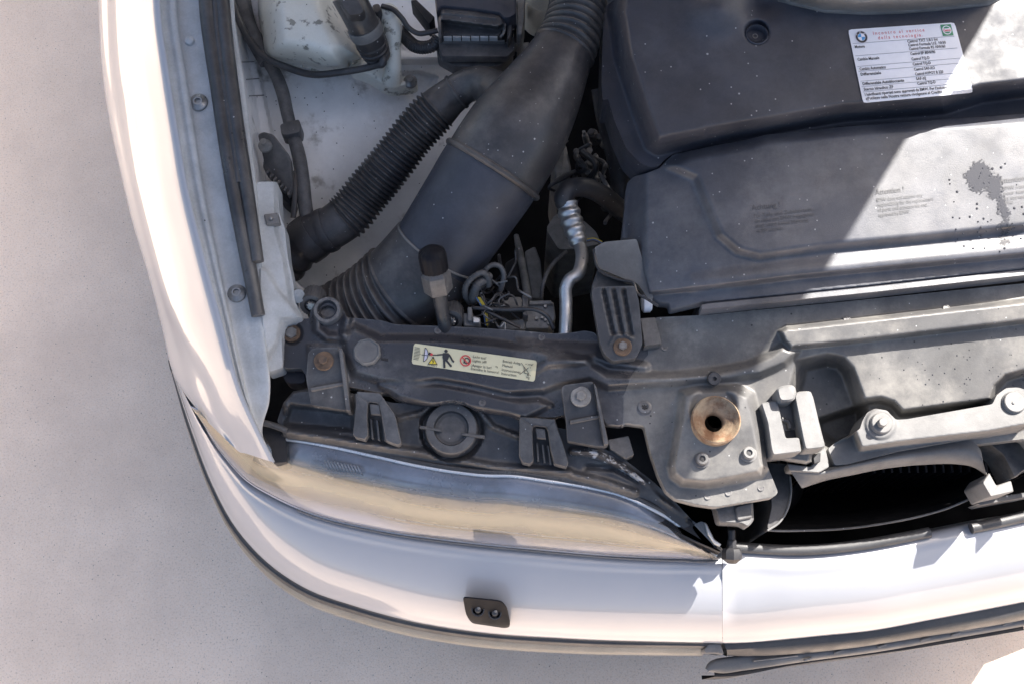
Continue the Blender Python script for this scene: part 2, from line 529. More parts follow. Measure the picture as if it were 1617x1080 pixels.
def glass_mat():
    """Aged lens: clear towards the top, hazed cream in the middle, lilac at the lower edge ("age" runs 0..1 down the lens)."""
    m, nt, b, N, L = _nt("lamp_glass")
    out = N["Material Output"]
    g = N.new("ShaderNodeBsdfGlossy"); g.inputs["Roughness"].default_value = .06
    t = N.new("ShaderNodeBsdfTransparent"); t.inputs["Color"].default_value = (.93, .92, .91, 1)
    d = N.new("ShaderNodeBsdfDiffuse")
    fr = N.new("ShaderNodeFresnel"); fr.inputs["IOR"].default_value = 1.6
    tc = N.new("ShaderNodeTexCoord")
    at = N.new("ShaderNodeAttribute"); at.attribute_name = "age"
    n = N.new("ShaderNodeTexNoise"); n.inputs["Scale"].default_value = 7; n.inputs["Detail"].default_value = 7
    L.new(tc.outputs["Object"], n.inputs["Vector"])
    sh = N.new("ShaderNodeMath"); sh.operation = 'MULTIPLY_ADD'; sh.inputs[1].default_value = .55; sh.inputs[2].default_value = -.275
    L.new(n.outputs["Fac"], sh.inputs[0])
    ad = N.new("ShaderNodeMath"); ad.operation = 'ADD'; L.new(at.outputs["Fac"], ad.inputs[0]); L.new(sh.outputs[0], ad.inputs[1])
    def ramp(els):
        q = N.new("ShaderNodeValToRGB"); e = q.color_ramp.elements
        while len(e) < len(els): e.new(.5)
        for x, (p, c) in zip(e, els): x.position = p; x.color = (*c, 1)
        L.new(ad.outputs[0], q.inputs[0]); return q.outputs[0]
    col = ramp([(.0, (.42, .44, .50)), (.35, (.45, .45, .46)), (.50, (.72, .61, .42)), (.72, (.82, .71, .50)), (.86, (.60, .56, .52)), (1., (.58, .59, .68))])
    amt = ramp([(.0, (.07,) * 3), (.32, (.09,) * 3), (.46, (.30,) * 3), (.62, (.40,) * 3), (.80, (.30,) * 3), (1., (.48,) * 3)])
    L.new(col, d.inputs["Color"])
    m1 = N.new("ShaderNodeMixShader"); L.new(amt, m1.inputs[0]); L.new(t.outputs[0], m1.inputs[1]); L.new(d.outputs[0], m1.inputs[2])
    m2 = N.new("ShaderNodeMixShader"); L.new(fr.outputs[0], m2.inputs[0]); L.new(m1.outputs[0], m2.inputs[1]); L.new(g.outputs[0], m2.inputs[2])
    L.new(m2.outputs[0], out.inputs["Surface"])
    return m
M["glass"] = glass_mat()

def wet_mat():
    """Film of water: ragged, feathered edge driven by the distance to its outline ("depth")."""
    m, nt, b, N, L = _nt("water_film")
    out = N["Material Output"]
    b.inputs["Base Color"].default_value = (.05, .053, .064, 1); b.inputs["Roughness"].default_value = .18
    at = N.new("ShaderNodeAttribute"); at.attribute_name = "depth"
    tc = N.new("ShaderNodeTexCoord")
    n = N.new("ShaderNodeTexNoise"); n.inputs["Scale"].default_value = 330; n.inputs["Detail"].default_value = 5
    L.new(tc.outputs["Object"], n.inputs["Vector"])
    ma = N.new("ShaderNodeMath"); ma.operation = 'MULTIPLY_ADD'; ma.inputs[1].default_value = 2.2; ma.inputs[2].default_value = -1.1
    L.new(n.outputs["Fac"], ma.inputs[0])
    ad = N.new("ShaderNodeMath"); ad.operation = 'ADD'; L.new(at.outputs["Fac"], ad.inputs[0]); L.new(ma.outputs[0], ad.inputs[1])
    r = N.new("ShaderNodeMapRange"); r.interpolation_type = 'SMOOTHSTEP'
    r.inputs["From Min"].default_value = .25; r.inputs["From Max"].default_value = .55; r.inputs["To Max"].default_value = .88
    L.new(ad.outputs[0], r.inputs["Value"])
    t = N.new("ShaderNodeBsdfTransparent"); mx = N.new("ShaderNodeMixShader")
    L.new(r.outputs[0], mx.inputs[0]); L.new(t.outputs[0], mx.inputs[1]); L.new(b.outputs[0], mx.inputs[2])
    L.new(mx.outputs[0], out.inputs["Surface"])
    return m
M["film"] = wet_mat()

def concrete_mat():
    m = mat("pale_concrete", (.86, .685, .545), .85, mott=.10, mscale=2.2, dust=.45, dustcol=(.60, .47, .38), dscale=3.0, pit=.30, sscale=130,
            stain=(.44, .34, .27), stain_scale=300, stain_lo=.50, stain_hi=.78, bump=.5, bscale=320, fine=.22)
    return m
M["concrete"] = concrete_mat()

# ------------------------------------------------------------------ the setting: ground
g = mk("ground", [(-40, -40, 0), (40, -40, 0), (40, 40, 0), (-40, 40, 0)], [(0, 1, 2, 3)], M["concrete"])
g["kind"] = "structure"
g["label"] = "pale concrete ground with fine dark grit around the car"

# ------------------------------------------------------------------ the car
car = link(bpy.data.objects.new("car", None))
car.location = BASE
car["label"] = "white car with open hood showing its engine bay, headlight and front bumper"
car["category"] = "car"

def part(name, vf, m, label=None, parent=None, sharp=35, kind=None):
    return mk(name, vf[0], vf[1], M[m] if isinstance(m, str) else m, parent or car, label, sharp, kind)

# ---- undertray that closes the bay from below
part("undertray", box_w(-.33, 1.0, .24, 1.55, .235, .25), "void", "dark undertray at the bottom of the engine bay")
tp = [(.14, .135), (.80, .150), (.89, .172), (1.08, .242), (1.12, .30), (.14, .30)]  # added tray, outlined to cast the shadow edge on the ground
part("shadow_tray", (np.array([(x, y, .19) for x, y in tp] + [(x, y, .20) for x, y in tp]), [tuple(range(6))[::-1], tuple(range(6, 12))] + [(i, (i + 1) % 6, 6 + (i + 1) % 6, 6 + i) for i in range(6)]), "void",
     "unseen dark tray added to shape the shadow on the ground", bpy.data.objects["undertray"])
part("bulkhead", box_w(-.50, 1.30, 1.50, 1.53, .25, .93), "black", "dark bulkhead behind the engine")

# ---- raised hood (out of frame; it throws the shade over the bay)
HT = math.radians(70.9)
hy, hz, hR, hL, hlen = 1.35, .95, .938, -.53, 1.22
def hood_pt(x, s, off=0.0):
    return (x, hy - s * math.cos(HT) + off * math.sin(HT), hz + s * math.sin(HT) + off * math.cos(HT))
def hood_panel(x0, x1, s0, s1, o0, o1, crown=.0, n=14):
    V, F = [], []
    for o in (o0, o1):
        for s in np.linspace(s0, s1, n):
            for x in np.linspace(x0, x1, n):
                e = 1 - ((2 * (x - x0) / (x1 - x0)) - 1)**2
                V.append(hood_pt(x, s, o + crown * e))
    q = n * n
    F += grid_faces(n, n, flip=True) + [tuple(i + q for i in f) for f in grid_faces(n, n)]
    ring = list(range(n)) + [r * n + n - 1 for r in range(1, n)] + [(n - 1) * n + c for c in range(n - 2, -1, -1)] + [r * n for r in range(n - 2, 0, -1)]
    for a, b in zip(ring, ring[1:] + ring[:1]):
        F.append((a, b, b + q, a + q))
    return np.array(V), F
hood = part("hood", hood_panel(hL, hR, 0, hlen, 0, .012, .02), "paint", "raised white hood")
part("hood_liner", hood_panel(hL + .30, hR - .30, .30, hlen - .30, -.02, -.004), "insul", "dark liner under the raised hood", hood)

# ---- scuttle, windscreen and doors behind the frame
def slabx(pts, x0, x1):
    n = len(pts)
    V = [(x0, y, z) for y, z in pts] + [(x1, y, z) for y, z in pts]
    F = [tuple(range(n))[::-1], tuple(range(n, 2 * n))] + [(i, (i + 1) % n, n + (i + 1) % n, n + i) for i in range(n)]
    return np.array(V), F
body = part("body", slabx([(1.22, .16), (1.22, .84), (1.42, .90), (1.62, .93), (3.9, .95), (4.3, .90), (4.4, .3), (3.0, .16)], -.545, 1.50), "paint", "white body behind the engine bay")
part("windscreen", slabx([(1.62, .931), (2.3, 1.40), (2.34, 1.40), (1.70, .931)], -.46, 1.42), "black", "dark windscreen behind the raised hood", body)
part("roof", slabx([(2.30, 1.40), (3.3, 1.44), (3.9, 1.30), (4.1, .951), (1.72, .951)], -.44, 1.40), "paint", "white roof", body)
# ---- solid block added on the unseen far side to keep stray sun out
far = part("far_sun_block", box_w(.68, 1.05, .40, 1.24, .30, .80), "black", "dark block added on the unseen far side of the bay against stray sun")
# ---- fender
S = [(158, -60), (158, 0), (163, 110), (173, 185), (192, 275), (212, 358), (236, 437), (257, 520), (274, 590), (318, 656)]
SZ = [.60, .60, .60, .60, .59, .585, .58, .575, .575, .60]
C_ = [(197, -60), (199, 10), (205, 92), (219, 183), (237, 312), (260, 415), (289, 527), (320, 600), (340, 655), (375, 711)]
CZ = [.765, .765, .765, .762, .752, .74, .725, .708, .69, .672]
E_ = [(248, -60), (252, 30), (266, 125), (280, 214), (296, 305), (320, 404), (346, 500), (383, 630), (404, 676), (430, 729)]
EZ = [.85, .85, .845, .84, .832, .82, .805, .765, .745, .715]
def row(pts, zs, du=0, dz=0):
    return [(p[0] + du, p[1], z + dz) for p, z in zip(pts, zs)]
def between(A, AZ, B, BZ, t, dz=0):
    return [(a[0] * (1 - t) + b[0] * t, a[1] * (1 - t) + b[1] * t, za * (1 - t) + zb * t + dz) for a, b, za, zb in zip(A, B, AZ, BZ)]
rows = [row(S, SZ), between(S, SZ, C_, CZ, .35, .03), between(S, SZ, C_, CZ, .75, .022), row(C_, CZ),
        between(C_, CZ, E_, EZ, .25, .010), between(C_, CZ, E_, EZ, .6, .010), between(C_, CZ, E_, EZ, .93, .0035), row(E_, EZ), row(E_, EZ, 3, -.004)]
wr = [P(*np.array(r, float).T) for r in rows]
skirt1 = wr[0] + [.004, 0, -.06]; skirt2 = wr[0] + [.03, 0, -.36]
R = loft_w([skirt2, skirt1] + wr, 90, 70)
fender = part("fender", (R.reshape(-1, 3), grid_faces(*R.shape[:2], flip=True)), "paint", "glossy white front fender", sharp=60)

Vm = R.reshape(-1, 3).copy(); Vm[:, 0] = .50 - Vm[:, 0]
part("far_fender", (Vm, grid_faces(*R.shape[:2])), "paint", "glossy white fender on the far side", sharp=60)
G = [(368, -60), (370, 30), (384, 125), (395, 214), (405, 305), (412, 404), (415, 501), (423, 636), (412, 676), (432, 731)]
GZ = [z - .030 for z in EZ]
def fl(t, dz):
    return [(e[0] * (1 - t) + q[0] * t, e[1] * (1 - t) + q[1] * t, ez + dz) for e, q, ez in zip(E_, G, EZ)]
rows = [row(E_, EZ, 2, -.003), row(E_, EZ, 4, -.013), fl(.10, -.016), fl(.17, -.014), fl(.22, -.016), fl(.26, -.023), fl(.6, -.026), fl(1, -.028), fl(1.0, -.045)]
part("fender_flange", loft(rows, 110, 60, flip=True), "flange", "bluish white inner flange of the fender", fender, sharp=50)

def screw(u, v, z, r, m, parent, name="screw", head=.004, label=None, socket=True, axis=(0, 0, 1)):
    s = part(name, up_lathe(u, v, z, r, [(1.0, -.004), (1.0, .0006), (.92, .0016), (.62, head * .6), (.48, head), (.34, head)] +
                            ([(.30, head - .003), (0, head - .003)] if socket else [(0, head)]), 22, axis), m, label, parent)
    return s

def hexbolt(u, v, z, r, mw, mh, parent, rw=None, name="bolt", h=.006, label=None, axis=(0, 0, 1), rot=0.3):
    ww = up_lathe(u, v, z, rw or r * 1.7, [(1, -.003), (1, .001), (.93, .002), (.3, .002)], 26, axis)
    b = part(name, ww, mw, label, parent)
    return b, part("hex_head", up_lathe(u, v, z, r, [(1, .0), (1, h * .85), (.86, h), (0, h)], 6, axis), mh, None, b if parent is car else parent, sharp=30)

fz = lambda v: float(np.interp(v, [p[1] for p in E_], EZ)) - .0245
screw(313, 162, fz(162), 15, "zinc", fender, label="domed countersunk screw on the fender flange")
screw(374, 463, fz(463), 15, "zinc", fender, label="dirty countersunk screw on the fender flange")
part("plug", up_lathe(299, 65, fz(65), 8, [(1, -.003), (.9, .002), (.5, .004), (0, .0045)]), "flange", None, fender)

# ---- weatherstrip: two rubber beads
zs = lambda v: fz(v) + .008
part("weatherstrip", join(tube([(323, -60, zs(0), 13), (329, 30, zs(30), 13), (345, 140, zs(140), 13), (366, 280, zs(280), 12.5), (391, 410, zs(410), 12), (408, 499, zs(499), 11)], 14, 60),
                          tube([(338, -60, zs(0) + .002, 8), (345, 60, zs(60) + .002, 8), (362, 180, zs(180) + .002, 8), (378, 290, zs(280) + .002, 7)], 12, 40)),
     "strip", "black rubber weatherstrip along the fender flange")
part("weatherstrip_lip", tube([(346, -60, zs(0), 12), (356, 60, zs(60), 12), (371, 180, zs(180), 12), (388, 290, zs(290), 11.5), (399, 360, zs(350), 10.5), (407, 414, zs(400), 10)], 14, 50),
     "strip", "shorter rubber bead of the weatherstrip", bpy.data.objects["weatherstrip"])

# ---- inner wing (dirty white pressed panel)
wing_t = TPS((352, -40, .72), (380, 40, .685), (420, 100, .665), (480, 150, .655), (560, 160, .65), (640, 120, .66), (700, 100, .65), (440, 250, .66), (520, 280, .63),
             (600, 260, .61), (700, 220, .59), (470, 380, .62), (560, 400, .54), (640, 400, .52), (760, 200, .56), (600, 470, .50))
band = [(330, -60), (352, -60), (372, 46), (390, 148), (401, 216), (409, 309), (420, 420), (330, 420)]
def wing_z(U, V):
    z = wing_t(U, V) + rise(U, V, band, .11, 26)
    z = z + rise(U, V, W('a', (80, 150), (175, 150), (180, 320), (260, 690), (160, 690)), .012, 5)
    z = z + ridge(U, V, W('a', (900, 300), (1100, 295)), .012, 12)
    z = z - rise(U, V, W('a', (920, 380), (1000, 370), (1100, 400), (1010, 520), (960, 500)), .01, 8)
    return z
wing = part("inner_wing", relief([(345, -50), (700, -50), (730, 50), (775, 120), (775, 250), (735, 340), (660, 400), (640, 470), (600, 505), (540, 500), (500, 470),
                                  (466, 440), (452, 420), (430, 420), (395, 330)], wing_z, 3, .02), "wing", "dirty white inner wing panel with dark speckles")
for q in [((83, 320), (165, 317)), ((125, 408), (190, 403)), ((140, 492), (215, 488))]:
    part("seam", tube([(x, y, float(wing_z(x, y)) + .0005, .9) for x, y in W('a', *q)], 6, 8), "greyplastic", None, wing)
rail_t = TPS((404, 290, .80), (440, 300, .785), (450, 400, .775), (410, 420, .785), (470, 490, .755), (420, 520, .765), (440, 580, .735), (478, 505, .745))
rail_o = rp(W('b', (335, -40), (440, -40), (448, 120), (475, 190), (490, 340), (518, 470), (525, 560), (572, 645), (470, 650), (458, 700), (465, 890), (385, 915), (375, 860),
              (358, 640), (370, 600), (340, 380), (310, 200)), 5)
def rail_z(U, V):
    return rail_t(U, V) - rise(U, V, W('b', (430, -60), (520, -60), (620, 640), (560, 640), (505, 560), (470, 330), (430, 200)), .010, 8) \
        + rise(U, V, W('b', (340, 380), (385, 400), (440, 500), (555, 640), (460, 650), (440, 760), (380, 860), (350, 620)), .008, 8)
rail = part("wing_rail", relief(rail_o, rail_z, 3.5, .03), "flange", "pale grey sheet rail beside the weatherstrip")
cx, cy = W1('b', 408, 148)
clip = part("clip_nut", slab(rp(W('b', (370, 125), (440, 115), (450, 165), (385, 178)), 2), float(rail_z(cx, cy)) + .006, .01, 1.2), "greyplastic", None, rail)
part("stud", up_lathe(cx, cy, float(rail_z(cx, cy)) + .006, 3, [(1, 0), (1, .004), (0, .005)], 10), "zinc", None, rail)

# ---- bumper
Btop = [(286, 612), (330, 690), (358, 727), (393, 765), (430, 787), (487, 813), (600, 842), (720, 860), (850, 873), (1000, 884), (1140.4, 886)]
Bbot = [(272, 584), (303, 680), (337, 768), (368, 826), (424, 889), (484, 929), (562, 957), (652, 981), (750, 997), (900, 1008), (1140.6, 1015)]
BtZ = [.565, .575, .585, .59, .594, .598, .60, .60, .60, .60, .60]
BbZ = [.49] * 11
Mid1 = between(Btop, BtZ, Bbot, BbZ, .12, .004)
rows = [[(u + 6, v - 10, z - .025) for u, v, z in row(Btop, BtZ)], [(u, v, z - .004) for u, v, z in row(Btop, BtZ)], between(Btop, BtZ, Bbot, BbZ, .10, .0085),
        between(Btop, BtZ, Bbot, BbZ, .16, .0105), between(Btop, BtZ, Bbot, BbZ, .22, .0145), between(Btop, BtZ, Bbot, BbZ, .45, .026),
        between(Btop, BtZ, Bbot, BbZ, .72, .030), between(Btop, BtZ, Bbot, BbZ, .92, .016), row(Bbot, BbZ)]
wr = [P(*np.array(r, float).T) for r in rows]
wr.append(wr[-1] + [0, .006, -.012])
R = loft_w(wr, 120, 70)
bumper = part("front_bumper", (R.reshape(-1, 3), grid_faces(*R.shape[:2])), "paint", "glossy white front bumper", sharp=60)

Ctop = [(1141, 884), (1152, 874), (1180, 872), (1250, 878), (1300, 876), (1370, 866), (1465, 847), (1540, 832), (1617, 820), (1700, 800), (1820, 770), (1930, 690)]
Cbot = [(1141, 1015), (1152, 1015), (1180, 1014), (1250, 1008), (1300, 1003), (1370, 996), (1465, 979), (1540, 965), (1617, 950), (1700, 932), (1850, 880), (1970, 740)]
CtZ = [.60] * 12; CbZ = [.49] * 12
rows = [[(u, v - 12, z - .03) for u, v, z in row(Ctop, CtZ)], [(u, v, z - .003) for u, v, z in row(Ctop, CtZ)], between(Ctop, CtZ, Cbot, CbZ, .10, .010),
        between(Ctop, CtZ, Cbot, CbZ, .25, .018), between(Ctop, CtZ, Cbot, CbZ, .45, .027), between(Ctop, CtZ, Cbot, CbZ, .72, .030), between(Ctop, CtZ, Cbot, CbZ, .92, .016), row(Cbot, CbZ)]
wr = [P(*np.array(r, float).T) for r in rows]
wr.append(wr[-1] + [0, .006, -.012])
R = loft_w(wr, 110, 60)
part("bumper_centre", (R.reshape(-1, 3), grid_faces(*R.shape[:2])), "paint", "glossy white middle section of the bumper", bumper, sharp=60)

# rub strip: black upper face, taupe underside
Sout = [(266, 568), (297, 680), (331, 772), (362, 833), (417, 897), (478, 939), (558, 968), (648, 992), (748, 1008), (900, 1019), (1117, 1023)]
rows_w = [P(*np.array([(u + 3, v - 2, .492) for u, v in Bbot]).T), P(*np.array([(u - 1, v + 2, .488) for u, v in Bbot]).T)]
o_w = P(*np.array([(u, v, .476) for u, v in Sout]).T)
o_d = P(*np.array([(u, v, .46) for u, v in Sout]).T)
rows_w += [(rows_w[1] * .45 + o_w * .55) + [0, 0, .005], o_w, o_w + [0, 0, -.012]]
R = loft_w(rows_w, 120, 26)
strip = part("rub_strip", (R.reshape(-1, 3), grid_faces(*R.shape[:2])), "trim", "black rub strip along the bumper", sharp=50)
low = [o_w + [.004, .003, -.012], o_w + [-.001, -.004, -.016], o_w + [-.002, -.008, -.03], o_w + [.01, .02, -.12], o_w + [.03, .05, -.31]]
R = loft_w(low, 120, 24)
part("lower_bumper", (R.reshape(-1, 3), grid_faces(*R.shape[:2])), "trimlow", "taupe lower edge of the bumper", bumper, sharp=50)

Tt = [(1143, 1016), (1200, 1012), (1277, 1006), (1351, 999), (1465, 980), (1540, 966), (1617, 951), (1700, 933), (1850, 880), (1970, 745)]
Tb = [(1148, 1033), (1200, 1033), (1277, 1028), (1351, 1020), (1465, 1002), (1540, 990), (1617, 976), (1700, 957), (1850, 905), (1970, 770)]
a, b_ = [P(*np.array([(u, v, z) for u, v in q]).T) for q, z in ((Tt, .488), (Tb, .47))]
R = loft_w([a + [0, .01, -.01], a, a * .5 + b_ * .5 + [0, 0, .007], b_, b_ + [0, .004, -.05], b_ + [0, .03, -.30]], 80, 30)
part("centre_strip", (R.reshape(-1, 3), grid_faces(*R.shape[:2])), "trim", "wider black strip over the number plate", strip, sharp=50)
part("strip_end", slab(rp(W('j', (255, 552), (275, 528), (325, 527), (340, 572), (300, 566), (262, 568)), 2), .488, .05, 1.2), "greyplastic", None, strip)

# number plate holder
pt = W('j', (270, 640), (275, 625), (400, 585), (660, 570), (1000, 528), (1300, 480), (1617, 420), (1760, 392))
pb = W('j', (272, 645), (330, 652), (420, 641), (700, 600), (1000, 560), (1300, 508), (1617, 452), (1760, 424))
a, b_ = [P(*np.array([(u, v, z) for u, v in q]).T) for q, z in ((pt, .452), (pb, .446))]
R = loft_w([a + [0, .002, -.02], a, a * .5 + b_ * .5 + [0, 0, .003], b_, b_ + [0, .001, -.012]], 70, 20)
plate = part("number_plate_holder", (R.reshape(-1, 3), grid_faces(*R.shape[:2])), "greyplastic", "grey number plate holder leaning out from the bumper", sharp=40)
a = P(*np.array([(u, v, .440) for u, v in W('j', (300, 668), (340, 668), (640, 618), (1100, 556), (1617, 470))]).T)
R = loft_w([a + [0, .012, -.004], a + [0, .004, 0], a, a + [0, -.002, -.11], a + [0, .004, -.112]], 50, 5, False)
part("number_plate", (R.reshape(-1, 3), grid_faces(*R.shape[:2])), "black", "dark number plate seen edge-on", plate, sharp=30)
for x, y in ((700, 592), (830, 560), (1015, 535), (1200, 507), (1330, 485), (1550, 440)):
    u, v = W1('j', x, y)
    part("tab", slab(rp([(u - 7, v + 1), (u + 6, v - 3), (u + 7, v), (u - 6, v + 4)], 1), .458, .006, .6), "greyplastic", None, plate)
u0 = W('j', (465, 598), (655, 575), (655, 581), (465, 604))
part("top_rib", slab(u0, .459, .006, .6), "greyplastic", None, plate)
u0 = W('j', (1290, 477), (1440, 458), (1445, 464), (1295, 484))
part("top_rib", slab(u0, .459, .006, .6), "greyplastic", None, plate)

# headlamp washer nozzle in the bumper
bz = lambda v: float(np.interp(v, [880, 905, 930, 965, 990, 1010], [.60, .60, .595, .565, .525, .495]))
bump_plane = plane((730, 940, .600), (800, 950, .600), (735, 985, .560), (805, 988, .557))
noz = part("washer_nozzle", slab(rp(W('k', (408, 378), (600, 398), (628, 430), (645, 520), (620, 530), (450, 505), (425, 470)), 6), bump_plane, .03, 2), "dark",
           "black twin headlamp washer nozzle set in the bumper")
for x, y in ((484, 444), (568, 460)):
    u, v = W1('k', x, y)
    z = float(bump_plane(u, v))
    j = part("jet", up_lathe(u, v, z, 10.5, [(1.0, -.01), (1.0, .0015), (.84, .0015), (.82, -.004), (.55, -.004), (.45, .002), (.2, .0035), (0, .0035)], 24, (0, -.35, 1)), "strip", None, noz)
    part("jet_tip", up_lathe(u + 1, v - 3, z + .002, 4, [(1, -.004), (.9, .0), (.5, .0025), (0, .003)], 14, (0, -.35, 1)), "greyplastic", None, noz)

# black seal along the top edge of the bumper
sl = W('i', (120, 962), (200, 968), (480, 978), (800, 948), (1000, 912), (1114, 890))
seal = part("bumper_seal", tube([(u, v, .602, 8.5) for u, v in sl], 12, 60), "trim", "black rubber seal along the top of the bumper")
sl = W('i', (1322, 868), (1400, 852), (1588, 810), (1700, 785))
part("seal_end", tube([(u, v, .604, 9) for u, v in sl], 12, 30), "trim", None, seal)

# ------------------------------------------------------------------ front panel (black slam panel)
pan_t = TPS((445, 510, .735), (445, 590, .725), (560, 520, .738), (560, 600, .728), (700, 520, .742), (700, 620, .728), (860, 530, .748), (880, 640, .735),
            (1000, 560, .755), (1000, 650, .742), (1120, 500, .772), (1350, 470, .778), (1617, 440, .782), (1120, 600, .752), (1060, 780, .725), (1210, 780, .728),
            (1150, 680, .745), (1300, 620, .752), (1450, 560, .760), (1617, 540, .765), (1617, 640, .752), (1400, 680, .742))
up_rail = W('f', (-200, 500), (0, 500), (1700, 400), (1700, 540), (1200, 590), (700, 640), (430, 683), (365, 712), (-40, 755), (-200, 760))
low_area = W('f', (365, 712), (400, 690), (430, 690), (1700, 545), (1700, 648), (700, 765), (420, 792), (385, 760))
pit = W('f', (470, 880), (600, 850), (665, 862), (705, 905), (740, 1000), (775, 1100), (800, 1230), (640, 1290), (480, 1180), (440, 1000))
pocket = W('i', (560, 330), (740, 270), (800, 232), (870, 225), (930, 245), (975, 292), (1430, 232), (1450, 160), (1500, 112), (1580, 90), (1800, 90), (1800, 700), (500, 700))
tower = W('h', (880, 190), (960, 168), (1150, 163), (1222, 200), (1245, 290), (1300, 560), (1270, 600), (1150, 625), (1000, 652), (880, 640), (835, 605), (825, 560), (850, 420), (870, 300))
soc_u, soc_v = W1('h', 1050, 326)
body = [(540, 528), (560, 516), (600, 534), (700, 534), (780, 541), (850, 552), (893, 560), (925, 566), (960, 590), (1060, 592), (1130, 585), (1180, 575), (1215, 560), (1235, 545), (1260, 555), (1240, 575),
        (1200, 592), (1150, 600), (1060, 606), (960, 612), (930, 600), (905, 605), (880, 610), (858, 618), (800, 622), (740, 608), (690, 600), (640, 606), (600, 602), (560, 590), (545, 560)]
lower_r = [(600, 608), (640, 606), (700, 606), (760, 618), (820, 632), (850, 630), (870, 640), (830, 660), (780, 650), (720, 640), (680, 640), (630, 628)]
low_lip = [(440, 480), (560, 500), (600, 520), (700, 528), (850, 540), (900, 548), (925, 560), (960, 560), (960, 470), (440, 470)]
def pan_z(U, V):
    z = pan_t(U, V)
    z = z + rise(U, V, body, .014, 16)
    z = z + rise(U, V, lower_r, .010, 14)
    z = z + rise(U, V, low_area, .018, 10)
    z = z - rise(U, V, pit, .055, 26)
    z = z - rise(U, V, pocket, .045, 14)
    z = z + rise(U, V, tower, .020, 18)
    z = z + .012 * smooth(1 - np.hypot(np.asarray(U) - 1127, np.asarray(V) - 645) / 75) * smooth((np.hypot(np.asarray(U) - 1127, np.asarray(V) - 645) - 30) / 12)
    # shallow pressings by the corner bolts
    z = z - rise(U, V, circ(*W1('b', 510, 720), 17), .004, 6)
    z = z + rise(U, V, W('b', (590, 780), (750, 770), (790, 960), (600, 960)), .004, 10)
    z = z + ridge(U, V, W('b', (640, 650), (640, 700), (690, 740), (760, 745), (780, 690), (790, 650)), .008, 12)
    z = z + rise(U, V, W('d', (560, 760), (960, 790), (1000, 830), (960, 850), (700, 870), (640, 800)), .006, 20)
    z = z + ridge(U, V, W('d', (640, 905), (720, 870), (860, 862), (950, 845), (1010, 860), (1200, 890)), .006, 12)
    return z
outline = (W('b', (441, 700), (445, 670), (470, 648), (600, 646), (606, 600), (650, 566), (720, 566), (772, 606), (785, 640), (960, 655), (1030, 676)) +
           W('d', (200, 685), (330, 690), (560, 705), (750, 722), (840, 716), (900, 706), (950, 716), (978, 760), (1060, 740), (1180, 690), (1260, 640)) +
           W('f', (0, 628), (700, 560), (1588, 470), (1760, 450)) + [(1671, 760)] +
           W('i', (1588, 420), (900, 500), (620, 560), (560, 540)) +
           W('h', (1300, 500), (1310, 560), (1362, 690), (1340, 712), (1200, 736), (1050, 762), (950, 748), (850, 722), (800, 682), (760, 600), (720, 480), (690, 352), (600, 340), (572, 352),
             (500, 345), (480, 310), (280, 300), (240, 312), (60, 312)) +
           W('g', (1330, 312), (1280, 290), (1120, 270), (1060, 235), (980, 226), (910, 240), (860, 242), (760, 232), (710, 215), (680, 190), (620, 187), (460, 155), (440, 130), (268, 132), (262, 100), (240, 66), (150, 66)))
ring = W1('b', 690, 608)
TONE_SPLIT = [(1024, 400), (1024, 560), (998, 590), (985, 625), (985, 700)]  # line where the panel colour turns lighter to imitate sun
panel = part("front_panel", relief(rp(outline, 4, 3), pan_z, 2.0, .018, holes=[circ(*ring, 12, 16, 9)],
                                    clip=[(300, 400)] + TONE_SPLIT + [(300, 900)]), "steel",
             "black pressed front panel across the top of the radiator", sharp=80)
part("panel_lit_half", relief(rp(outline, 4, 3), lambda U, V: pan_z(U, V) + .0004, 2.0, .018, holes=[circ(soc_u, soc_v, 33, 28)], clip=TONE_SPLIT + [(985, 900), (1800, 900), (1800, 400)]), "sun_toned",
     "dusty inner half of the front panel with the striker tower, toned lighter as if sunlit", panel, sharp=80)
part("ring_boss", up_lathe(ring[0], ring[1], float(pan_z(ring[0] - 20, ring[1])) + .003, 23, [(1, -.01), (1, .002), (.9, .005), (.7, .005), (.6, .001), (.58, -.02)], 28), "steel", None, panel)

pb_u, pb_v = W1('b', 510, 720)
hexbolt(pb_u, pb_v, float(pan_z(pb_u, pb_v)) + .002, 9.5, "rust", "steel", panel, rw=14, label="dark hex bolt with rusty washer at the panel corner")
u, v = W1('b', 888, 812)
part("cap_plug", up_lathe(u, v, float(pan_z(u, v)) + .003, 22, [(1, -.004), (1, .002), (.9, .0042), (.84, .004), (.8, .0028), (0, .003)], 26, wob=lambda t, r: 1 - .05 * (math.sin(t * 8) > .4)),
     "greyplastic", "grey round plug in the front panel", panel)
for x, y, k in ((163, 706, 'd'), (683, 740, 'd'), (1300, 790, 'd'), (1148, 240, 'g'), (700, 652, 'f'), (1198, 596, 'f'), (1008, 708, 'h'), (1112, 690, 'h'), (1275, 665, 'h')):
    u, v = W1(k, x, y)
    z = float(pan_z(u, v))
    part("spot_weld", up_lathe(u, v, z, 5.6, [(1, -.001), (1, .0008), (.85, .001), (.75, .0004), (0, .0004)], 16), "steel", None, panel)
u, v = W1('b', 978, 848)
part("slot", slab([(u - 6, v - 2.5), (u + 5, v - 1), (u + 5, v + 3), (u - 6, v + 1)], float(pan_z(u, v)) + .001, .002, .3), "black", None, panel)

